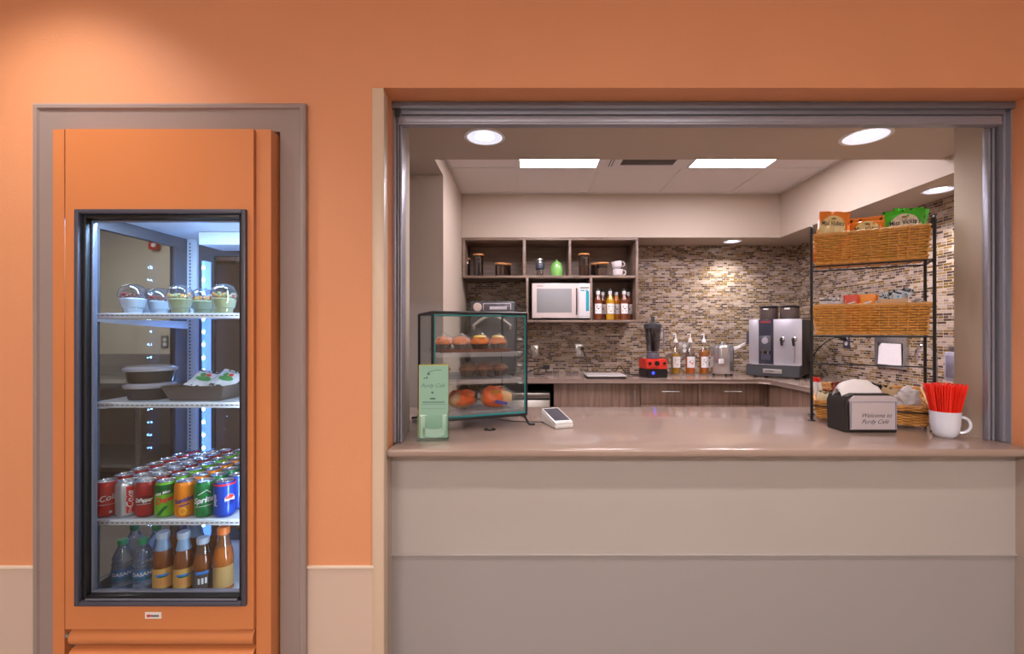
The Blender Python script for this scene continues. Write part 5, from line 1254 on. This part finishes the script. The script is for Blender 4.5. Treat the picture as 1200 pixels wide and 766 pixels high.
syrup(824.8, pY, ZB, ph, AMB, 'full pump bottle of amber syrup next to the steel canister', 'pump bottles on the worktop', True, 0, fill=0.66, lw=1.12)
# ---- jars, grinder, pot and cups on the shelf
zs = szm+0.0106; GJ = thin_glass('jar_glass', (226, 222, 220), 0.10, 0.6, 0.03, 2.2)
def jar(px, Y, r, h, label, fillm=None, fh=0.0):
    t = thing('storage_jar', label, 'jar', (bx(px, Y), Y, zs), 0, 'glass jars with bamboo lids on the wall shelf')
    bm = NB(); lathe(bm, [(r*0.94, 0), (r, 0.004), (r, h-0.012), (r*0.97, h-0.010), (r*0.9, h-0.012), (r*0.93, 0.006), (0, 0.004)], 28); obj('glass', bm, GJ, t)
    bm = NB(); lathe(bm, [(r*0.9, h-0.012), (r*1.08, h-0.0118), (r*1.08, h), (r*1.02, h+0.002)], 28); obj('lid', bm, BAMBOO, t)
    if fillm:
        bm = NB(); lathe(bm, [(r*0.88, 0.0065), (r*0.88, fh), (r*0.5, fh+0.004), (0, fh+0.005)], 24); obj('contents', bm, fillm, t)
COF = mat('dark_roast_beans', (58, 36, 28), 0.5, bump=(200, 0.003), vary=(200, 0.3)); GRD = mat('brown_ground_coffee', (112, 80, 64), 0.7); GRN_ = mat('tan_oats', (150, 128, 110), 0.7)
jar(560.6, 4.02, 0.044, 0.196, 'tall dark glass jar with bamboo lid in the left compartment', COF, 0.165)
jar(586.5, 4.00, 0.046, 0.114, 'short glass jar with bamboo lid in front, left compartment', GRD, 0.085)
jar(592.8, 4.12, 0.046, 0.126, 'short glass jar behind the other short one, left compartment', COF, 0.06)
jar(547.5, 4.12, 0.030, 0.175, 'slim jar at the very left end of the left compartment', COF, 0.12)
jar(684.3, 4.00, 0.045, 0.196, 'tall glass jar with bamboo lid half full of brown coffee, right compartment', GRD, 0.095)
jar(698.8, 4.12, 0.050, 0.128, 'short dark glass jar behind the others, right compartment', COF, 0.10)
jar(705.8, 4.00, 0.052, 0.118, 'short glass jar with bamboo lid next to the white cups, right compartment', GRN_, 0.07)
t = thing('coffee_grinder', 'hand grinder with dark collar and clear base in the middle compartment', 'grinder', (bx(632.5, 4.02), 4.02, zs))
bm = NB(); lathe(bm, [(0.030, 0), (0.032, 0.004), (0.026, 0.06), (0.024, 0.062)], 24); obj('glass_base', bm, GJ, t)
bm = NB(); lathe(bm, [(0.030, 0.062), (0.038, 0.068), (0.040, 0.11), (0.036, 0.12)], 24); obj('collar', bm, mat('dark_blue_grey_collar', (70, 74, 88), 0.3), t)
bm = NB(); lathe(bm, [(0.026, 0.12), (0.024, 0.132), (0.034, 0.140), (0.030, 0.156), (0, 0.158)], 24); obj('lid', bm, STEEL, t)
t = thing('green_pot', 'glossy lime green lidded pot in the middle compartment of the wall shelf', 'pot', (bx(652.5, 4.02), 4.02, zs))
GPOT = mat('lime_green_glaze', (140, 206, 110), 0.12, coat=0.6)
bm = NB(); lathe(bm, [(0.044, 0), (0.050, 0.003), (0.056, 0.03), (0.057, 0.07), (0.050, 0.100)], 32); obj('body', bm, GPOT, t)
bm = NB(); lathe(bm, [(0.0505, 0.100), (0.045, 0.112), (0.030, 0.127), (0.012, 0.134), (0.008, 0.138), (0.011, 0.144), (0.008, 0.151), (0, 0.153)], 28, capb=False); obj('lid', bm, GPOT, t)
cupb = None
for i, lb in enumerate(('lower white espresso cup of the stack in the right compartment', 'upper white espresso cup tilted on the lower one, right compartment')):
    t = thing('espresso_cup', lb, 'cup', (bx(724, 4.02), 4.02, zs) if i == 0 else (bx(724, 4.02)-0.004, 4.02, zs+0.068), -0.25, 'stacked espresso cups')
    if i: t.rotation_euler = (0, -0.13, -0.25)
    bm = NB(); lathe(bm, [(0.028, 0), (0.030, 0.002), (0.043, 0.018), (0.046, 0.062), (0.0455, 0.064), (0.042, 0.060), (0.038, 0.018), (0, 0.008)], 32); obj('bowl', bm, mat('cup_white', (232, 222, 224), 0.15, coat=0.3), t)
    bm = NB(); tube(bm, [(0.044+0.024*math.cos(a), 0, 0.036+0.021*math.sin(a)) for a in [PI/2-PI*k/10 for k in range(11)]], 0.0038, 8); obj('handle', bm, mat('cup_white', (232, 222, 224), 0.15), t)
# ---- blender
bY = 3.83
blender_t = t = thing('countertop_blender', 'red and black countertop blender with clear jug and black lid', 'blender', (bx(765, bY), bY, ZB+0.0006), math.radians(6))
bm = NB(); prism(bm, [(-0.10, 0.0), (0.10, 0.0), (0.10, 0.070), (-0.10, 0.070)], -0.087, 0.087, 'x'); bmesh.ops.bevel(bm, geom=list(bm.edges), offset=0.006, segments=2, affect='EDGES'); obj('base', bm, BLACK, t)
bm = NB(); prism(bm, [(-0.098, 0.071), (0.098, 0.071), (0.09, 0.150), (-0.080, 0.150)], -0.088, 0.088, 'x'); bmesh.ops.bevel(bm, geom=list(bm.edges), offset=0.005, segments=2, affect='EDGES'); pl = plabel(obj('control_housing', bm, mat('bright_red_housing', (206, 48, 34), 0.3), t), 'bright red control housing')
for x, s in ((-0.06, 0.012), (0.0, 0.020), (0.062, 0.012)):
    bm = NB(); lathe(bm, [(s, 0), (s*0.9, 0.014), (0, 0.016)], 16); xform(bm, Matrix.Translation((x, -0.090, 0.118)) @ Matrix.Rotation(PI/2, 4, 'X')); obj('knob', bm, BLACK, pl)
bm = NB(); put(bm, text_geo('Vitamix', 0.020, 0.2), lambda v: (v.x-0.030, -0.0985, v.y+0.084)); obj('lettering', bm, mat('black_print', (30, 20, 20), 0.4), pl, smooth=0)
bm = NB(); lathe(bm, [(0.012, 0), (0, 0.001)], 12); xform(bm, Matrix.Translation((-0.035, -0.1012, 0.040)) @ Matrix.Rotation(PI/2, 4, 'X')); obj('power_light', bm, emis('blue_power_light', (40, 50, 255), 6), t)
bm = NB(); lathe(bm, [(0.050, 0.151), (0.052, 0.160), (0.044, 0.20), (0.046, 0.205)], 4*6); obj('jug_collar', bm, mat('smoky_collar', (90, 92, 104), 0.25), t)
bm = NB(); lathe(bm, [(0.045, 0.206), (0.050, 0.215), (0.068, 0.400), (0.070, 0.402), (0.066, 0.400), (0.047, 0.215), (0, 0.210)], 28)
jg = obj('jug', bm, thin_glass('jug_plastic', (205, 208, 216), 0.12, 0.6, 0.05, 2.2), t)
bm = NB(); tube(bm, smooth_path([(0.062, -0.0, 0.385), (0.092, 0, 0.38), (0.098, 0, 0.33), (0.088, 0, 0.26), (0.056, 0, 0.235)], 5), 0.008, 8); obj('jug_handle', bm, mat('smoky_handle', (126, 130, 145), 0.2), jg)
bm = NB(); box(bm, -0.010, 0.010, -0.010, 0.010, 0.215, 0.43, bev=0.003); obj('tamper', bm, BLACK, t)
bm = NB(); lathe(bm, [(0.066, 0.398), (0.073, 0.404), (0.072, 0.432), (0.060, 0.442), (0.030, 0.444), (0.028, 0.450), (0.017, 0.452), (0.014, 0.50), (0.010, 0.502)], 28); obj('lid', bm, mat('black_rubber_lid', (52, 52, 58), 0.5), t)
# ---- milk canister with hoses
cY = 3.97
t = thing('milk_canister', 'ribbed stainless steel milk canister on small black feet', 'canister', (bx(846.5, cY), cY, ZB+0.0006))
bm = NB(); n = 48; rr = 0.092
pr = [(rr*0.98, 0.018), (rr, 0.022), (rr, 0.232), (rr*0.95, 0.250), (rr*0.82, 0.262), (0.012, 0.268)]
lathe(bm, pr, n)
for v in bm.verts:
    a = math.atan2(v.co.y, v.co.x); r = math.hypot(v.co.x, v.co.y)
    if r > 0.06: k = 1+0.030*math.cos(a*9); v.co.x *= k; v.co.y *= k
obj('body', bm, STEEL, t)
for a in (-PI/2, PI/6-PI*0.18, PI*5/6+PI*0.18):
    bm = NB(); cyl(bm, 0.011, 0, 0.02, (0.075*math.cos(a), 0.075*math.sin(a)), 14); obj('foot', bm, BLACK, t)
bm = NB(); lathe(bm, [(0.012, 0.268), (0.016, 0.272), (0.012, 0.292), (0, 0.295)], 16); obj('lid_knob', bm, STEEL, t)
bm = NB(); box(bm, -0.092, -0.052, -0.092, -0.072, 0.105, 0.145, bev=0.002); xform(bm, Matrix.Rotation(0.25, 4, 'Z')); obj('badge', bm, WHITE, t)
bm = NB()
for dz in (0, 0.014): tube(bm, smooth_path([(bx(858, 3.95), 3.93, ZZ(408, 3.93)-dz), (bx(868, 3.9), 3.91, ZZ(404.5, 3.9)-dz), (bx(880, 3.85), 3.95, ZZ(402, 3.85)-dz)], 5), 0.0055, 8)
tag(obj('milk_hose', bm, WHITE), 'pair of pale hoses joining the steel canister to the coffee machine', 'hose')
# ---- coffee machine, set across the corner
KA = math.radians(-45)
mc = Vector((1.995, 3.745, ZB+0.0006))      # middle of the front edge
t = thing('coffee_machine', 'large silver and black automatic coffee machine standing across the corner', 'coffee machine', mc, KA)
W4, D4 = 0.395, 0.34; H4 = 0.475
bm = NB(); box(bm, -W4/2+0.003, W4/2, 0.010, D4, 0.030, H4-0.004, bev=0.006); obj('body', bm, mat('black_machine_side', (44, 44, 46), 0.4), t)
BSTE = mat('brushed_silver_panel', (196, 194, 204), 0.32, 0.55)
bm = NB(); box(bm, -W4/2, -W4/2+0.078, -0.004, 0.012, 0.108, H4, bev=0.002); obj('front_panel', bm, BSTE, t)
bm = NB(); box(bm, W4/2-0.205, W4/2, -0.004, 0.012, 0.108, H4, bev=0.002); fpn = obj('front_panel', bm, BSTE, t)
bm = NB(); box(bm, -W4/2+0.079, W4/2-0.206, -0.012, 0.012, 0.108, H4-0.002, bev=0.002); cp = plabel(obj('centre_panel', bm, mat('dark_glossy_column', (50, 52, 64), 0.18), t), 'dark glossy centre column')
cc = -W4/2+0.079+(W4-0.285)/2
bm = NB(); put(bm, text_geo('FRANKE', 0.020, 0.0, 0.0006, 0.080), lambda v: (v.x+cc, -0.0126, v.y+H4-0.022)); obj('red_lettering', bm, mat('red_logo', (190, 30, 40), 0.4), cp, smooth=0)
bm = NB(); box(bm, cc-0.042, cc+0.042, -0.030, -0.010, H4-0.26, H4-0.135, bev=0.006); sp_ = obj('spout_block', bm, mat('grey_spout_block', (96, 96, 106), 0.25, 0.4), cp)
bm = NB(); lathe(bm, [(0.026, 0), (0.024, 0.006), (0, 0.007)], 20); xform(bm, Matrix.Translation((cc, -0.030, H4-0.175)) @ Matrix.Rotation(PI/2, 4, 'X')); obj('dial', bm, BSTE, sp_)
for s in (-1, 1):
    bm = NB(); lathe(bm, [(0.006, 0), (0.008, 0.03)], 12, (cc+s*0.020, -0.022, H4-0.285)); obj('spout', bm, CHROME, sp_)
bm = NB(); box(bm, cc-0.035, cc+0.035, -0.0135, -0.011, 0.14, 0.19, bev=0.001); obj('lower_badge', bm, DARKG, cp)
for x in (W4/2-0.138, W4/2-0.052):
    bm = NB(); lathe(bm, [(0.021, 0), (0.021, 0.006), (0.014, 0.010), (0, 0.011)], 22); xform(bm, Matrix.Translation((x, -0.004, H4-0.165)) @ Matrix.Rotation(PI/2, 4, 'X')); kb = obj('valve', bm, CHROME, fpn)
    bm = NB(); tube(bm, smooth_path([(x, -0.016, H4-0.150), (x-0.003, -0.024, H4-0.175), (x, -0.020, H4-0.212)], 4), 0.009, 10); obj('nozzle', bm, BLACK, fpn)
bm = NB(); tube(bm, [(W4/2-0.052, -0.022, H4-0.21), (W4/2-0.050, -0.024, 0.125)], 0.003, 8); obj('steam_wand', bm, STEEL, fpn)
bm = NB(); prism(bm, [(-0.055, 0.012), (0.012, 0.012), (0.012, 0.104), (-0.040, 0.104)], -W4/2-0.010, W4/2-0.004, 'x'); bmesh.ops.bevel(bm, geom=list(bm.edges), offset=0.005, segments=2, affect='EDGES'); dt = obj('drip_tray', bm, mat('charcoal_drip_tray', (58, 58, 62), 0.4), t)
bm = NB(); box(bm, -W4/2-0.006, W4/2-0.008, -0.042, 0.0, 0.104, 0.108, bev=0.001); obj('tray_grid', bm, STEEL, dt)
bm = NB(); box(bm, -0.070, 0.070, -0.060, -0.052, 0.040, 0.074, bev=0.002); bd = obj('badge_plate', bm, mat('silver_badge', (176, 172, 172), 0.3, 0.4), dt)
bm = NB(); put(bm, text_geo('evolution', 0.018, 0.0, 0.0005), lambda v: (v.x-0.018, -0.0606, v.y+0.057)); obj('badge_lettering', bm, mat('black_print', (30, 20, 20), 0.4), bd, smooth=0)
for x in (-W4/2+0.04, W4/2-0.04):
    for y in (0.03, D4-0.04):
        bm = NB(); cyl(bm, 0.018, 0, 0.032, (x, y)); obj('foot', bm, BLACK, t)
for i, x in enumerate((-0.075, 0.085)):
    bm = NB(); lathe(bm, [(0.066, H4-0.003), (0.070, H4+0.006), (0.071, H4+0.09), (0.067, H4+0.095)], 28, (x, 0.10, 0)); hp = obj('bean_hopper', bm, mat('smoky_brown_hopper', (92, 78, 76), 0.12, coat=0.6), t)
    bm = NB(); lathe(bm, [(0.073, H4+0.095), (0.073, H4+0.106), (0.060, H4+0.112)], 28, (x, 0.10, 0)); obj('lid', bm, BLACK, hp)
    bm = NB(); box(bm, x-0.020, x+0.020, 0.022, 0.030, H4+0.078, H4+0.091, bev=0.001); obj('label_sticker', bm, WHITE, hp)
bm = NB(); box(bm, -W4/2-0.036, -W4/2+0.002, 0.03, 0.07, H4-0.20, H4-0.10, bev=0.006); obj('side_holder', bm, DARKG, t)
# ---- countertop scale, wall outlets, cords
sY = 3.80
scale_t = t = thing('flat_scale', 'flat stainless steel scale lying on the worktop left of the blender', 'scale', (bx(708, sY), sY, ZB+0.0006), 0)
bm = NB(); box(bm, -0.155, 0.155, -0.13, 0.13, 0.0, 0.014, bev=0.004); obj('base', bm, BLACK, t)
bm = NB(); box(bm, -0.158, 0.158, -0.135, 0.135, 0.0145, 0.026, bev=0.005); obj('platform', bm, mat('pale_steel_platform', (214, 208, 208), 0.3, 0.25), t)
ow = 4.2695
outlet((bx(679, ow), ow, ZZ(410, ow)), 0, 'steel outlet on the tiled back wall above the flat scale, with a black plug')
outlet((bx(626.5, ow), ow, ZZ(411.5, ow)), 0, 'steel outlet on the tiled back wall just right of the pastry case')
outlet((bx(802, ow), ow, ZZ(408, ow)), 0, 'steel switch plate on the tiled back wall behind the pump bottles', w=0.105)
def plug(loc, label, rz=0):
    t = thing('power_plug', label, 'plug', loc, rz)
    bm = NB(); box(bm, -0.014, 0.014, -0.046, -0.0095, -0.013, 0.013, bev=0.004); obj('housing', bm, BLACK, t)
    bm = NB()
    for s in (-1, 1): box(bm, s*0.006-0.001, s*0.006+0.001, -0.0095, -0.0093, -0.004, 0.004)
    obj('prong', bm, STEEL, t)
    return t
plug((bx(682, ow), ow, ZZ(408, ow)), 'black plug in the outlet above the flat scale')
bm = NB(); tube(bm, smooth_path([(bx(682.5, 4.23), 4.222, ZZ(409.5, 4.23)), (bx(686, 4.2), 4.20, ZZ(418, 4.2)), (bx(688, 4.15), 4.15, ZZ(428, 4.15)), (bx(690, 4.08), 4.08, ZB+0.006), (bx(697, 4.02), 4.02, ZB+0.006)], 6), 0.0042, 6)
obj('power_cord', bm, BLACK, scale_t, world=True)
bm = NB(); tube(bm, smooth_path([(bx(716, 4.02), 4.02, ZB+0.006), (bx(722, 4.08), 4.08, ZB+0.03), (bx(726, 4.1), 4.10, ZZ(428, 4.1)), (bx(731, 4.1), 4.09, ZB+0.03), (bx(738, 4.0), 4.0, ZB+0.007), (bx(750, 3.95), 3.95, ZB+0.007), (bx(755, 3.92), 3.93, ZB+0.02)], 6), 0.0045, 6)
obj('power_cord', bm, BLACK, blender_t, world=True)
bm = NB(); tube(bm, smooth_path([(bx(606, 4.0), 4.0, ZB+0.04), (bx(618, 4.0), 4.0, ZB+0.025), (bx(630, 4.0), 4.0, ZZ(431.5, 4.0)), (bx(640, 4.0), 4.0, ZZ(428.5, 4.0))], 6), 0.006, 6)
box(bm, bx(636, 4.0), bx(644, 4.0), 3.985, 4.015, ZZ(432.5, 4.0), ZZ(427, 4.0), bev=0.004); tube(bm, smooth_path([(bx(640, 4.0), 4.0, ZZ(432.5, 4.0)), (bx(638, 4.0), 4.0, ZB+0.01), (bx(625, 4.0), 4.02, ZB+0.006)], 4), 0.005, 6)
obj('power_cord', bm, BLACK, oven_t, world=True)
# ---- right wall: outlet, towel dispenser, faucet, soap dispenser
rX = 2.4795
def yat(px): return rX*F/(px-CX)
y1 = yat(992.5); outlet((rX, y1, ZZ(399, y1)), PI/2+PI, 'dark outlet with plug on the tiled right wall, seen through the rack', col=DARKG)
rplug = plug((rX, y1-0.0, ZZ(397, y1)), 'black plug in the right wall outlet above the lowest basket', -PI/2)
bm = NB(); tube(bm, smooth_path([(rX-0.04, y1, ZZ(396, y1)), (rX-0.10, y1+0.02, ZZ(395, y1)-0.01), (rX-0.16, y1+0.10, 1.17), (rX-0.2, y1+0.16, 1.04), (rX-0.2, y1+0.2, ZB+0.006), (rX-0.22, y1+0.3, ZB+0.006)], 6), 0.005, 6)
obj('power_cord', bm, BLACK, rplug, world=True)
ya, yb = yat(1065.5), yat(1027.5); zt_, zb2 = ZZ(391.5, (ya+yb)/2), ZZ(431, (ya+yb)/2)
t = thing('towel_dispenser', 'recessed stainless paper towel dispenser on the tiled right wall behind the rack', 'towel dispenser', (rX, (ya+yb)/2, zb2), -PI/2)
hw = (yb-ya)/2; hh_ = zt_-zb2
bm = NB(); rim_ = 0.03
box(bm, -hw, hw, -0.020, -0.001, hh_-0.06, hh_, bev=0.003); box(bm, -hw, -hw+0.03, -0.018, -0.001, 0, hh_-0.06); box(bm, hw-0.03, hw, -0.018, -0.001, 0, hh_-0.06); box(bm, -hw+0.03, hw-0.03, -0.018, -0.001, 0, 0.02)
obj('frame', bm, STEEL, t)
bm = NB(); box(bm, -hw+0.03, hw-0.03, -0.004, -0.001, 0.02, hh_-0.06); obj('recess', bm, mat('dull_steel_recess', (120, 112, 110), 0.4, 0.6), t)
bm = NB(); pts = [(-hw+0.035, 0.022), (hw-0.045, 0.020), (hw-0.040, 0.03), (hw-0.045, hh_-0.065), (-hw+0.07, hh_-0.062), (-hw+0.045, hh_-0.085)]
prism(bm, pts, -0.020, -0.016, 'y'); 
tag(obj('paper_towel', bm, PAPER, None, loc=t.location, rot=t.rotation_euler), 'white paper towel sheet hanging from the steel wall dispenser', 'paper towel')
fX = 2.26; fY = fX*F/(1084-CX)
t = thing('sink_faucet', 'chrome gooseneck faucet at the right counter behind the rack', 'faucet', (fX+0.06, fY, ZB+0.0006), 0)
bm = NB(); lathe(bm, [(0.026, 0), (0.026, 0.006), (0.014, 0.012), (0.014, 0.05)], 20); obj('base', bm, CHROME, t)
top = ZZ(403, fY)-ZB
bm = NB(); tube(bm, [(0, 0, 0.04), (0, 0, top-0.06)]+[(-0.055+0.055*math.cos(a), 0, top-0.06+0.055*math.sin(a)) for a in [PI*k/10 for k in range(1, 11)]]+[(-0.11, 0, top-0.10)], 0.0095, 10); obj('spout', bm, CHROME, t)
bm = NB(); tube(bm, [(0.0, -0.012, 0.045), (0.0, -0.06, 0.075)], 0.006, 8); obj('lever', bm, CHROME, t)
sY2 = 2.585
t = thing('soap_dispenser', 'grey soap dispenser on the tiled right wall beside the window edge', 'soap dispenser', (rX, sY2, ZZ(447, sY2)), -PI/2)
bm = NB(); box(bm, -0.060, 0.060, -0.100, -0.001, 0, 0.165, bev=0.008); obj('housing', bm, mat('pale_lilac_grey_plastic', (160, 156, 174), 0.35), t)
bm = NB(); box(bm, -0.045, 0.045, -0.104, -0.098, 0.02, 0.145, bev=0.003); obj('window', bm, mat('lilac_grey_window', (136, 130, 150), 0.25), t)
bm = NB(); box(bm, -0.05, 0.05, -0.085, -0.001, 0.167, 0.20, bev=0.006); obj('top_cover', bm, mat('dull_steel_recess', (120, 112, 110), 0.4, 0.6), t)
# ================================================================== camera and look
cam = bpy.data.cameras.new('camera'); co = bpy.data.objects.new('camera', cam); COL.objects.link(co)
co.location = (0, 0, CAMZ); co.rotation_euler = (PI/2, 0, 0)
cam.sensor_width = 36; cam.lens = 36*F/1200.0; cam.shift_x = (600-CX)/1200.0; cam.shift_y = (CY-383)/1200.0
cam.clip_start = 0.02
SC.camera = co
wd = bpy.data.worlds.new('world'); wd.use_nodes = True; SC.world = wd
wd.node_tree.nodes['Background'].inputs['Color'].default_value = (0.05, 0.05, 0.05, 1)
vs = SC.view_settings; SC.display_settings.display_device = 'sRGB'
vs.view_transform = 'Standard'; vs.look = 'None'; vs.gamma = 1.0; vs.exposure = 0.0; vs.use_curve_mapping = False
SC.cycles.max_bounces = 10; SC.cycles.transparent_max_bounces = 24; SC.cycles.sample_clamp_indirect = 4.0
SC.cycles.use_denoising = True
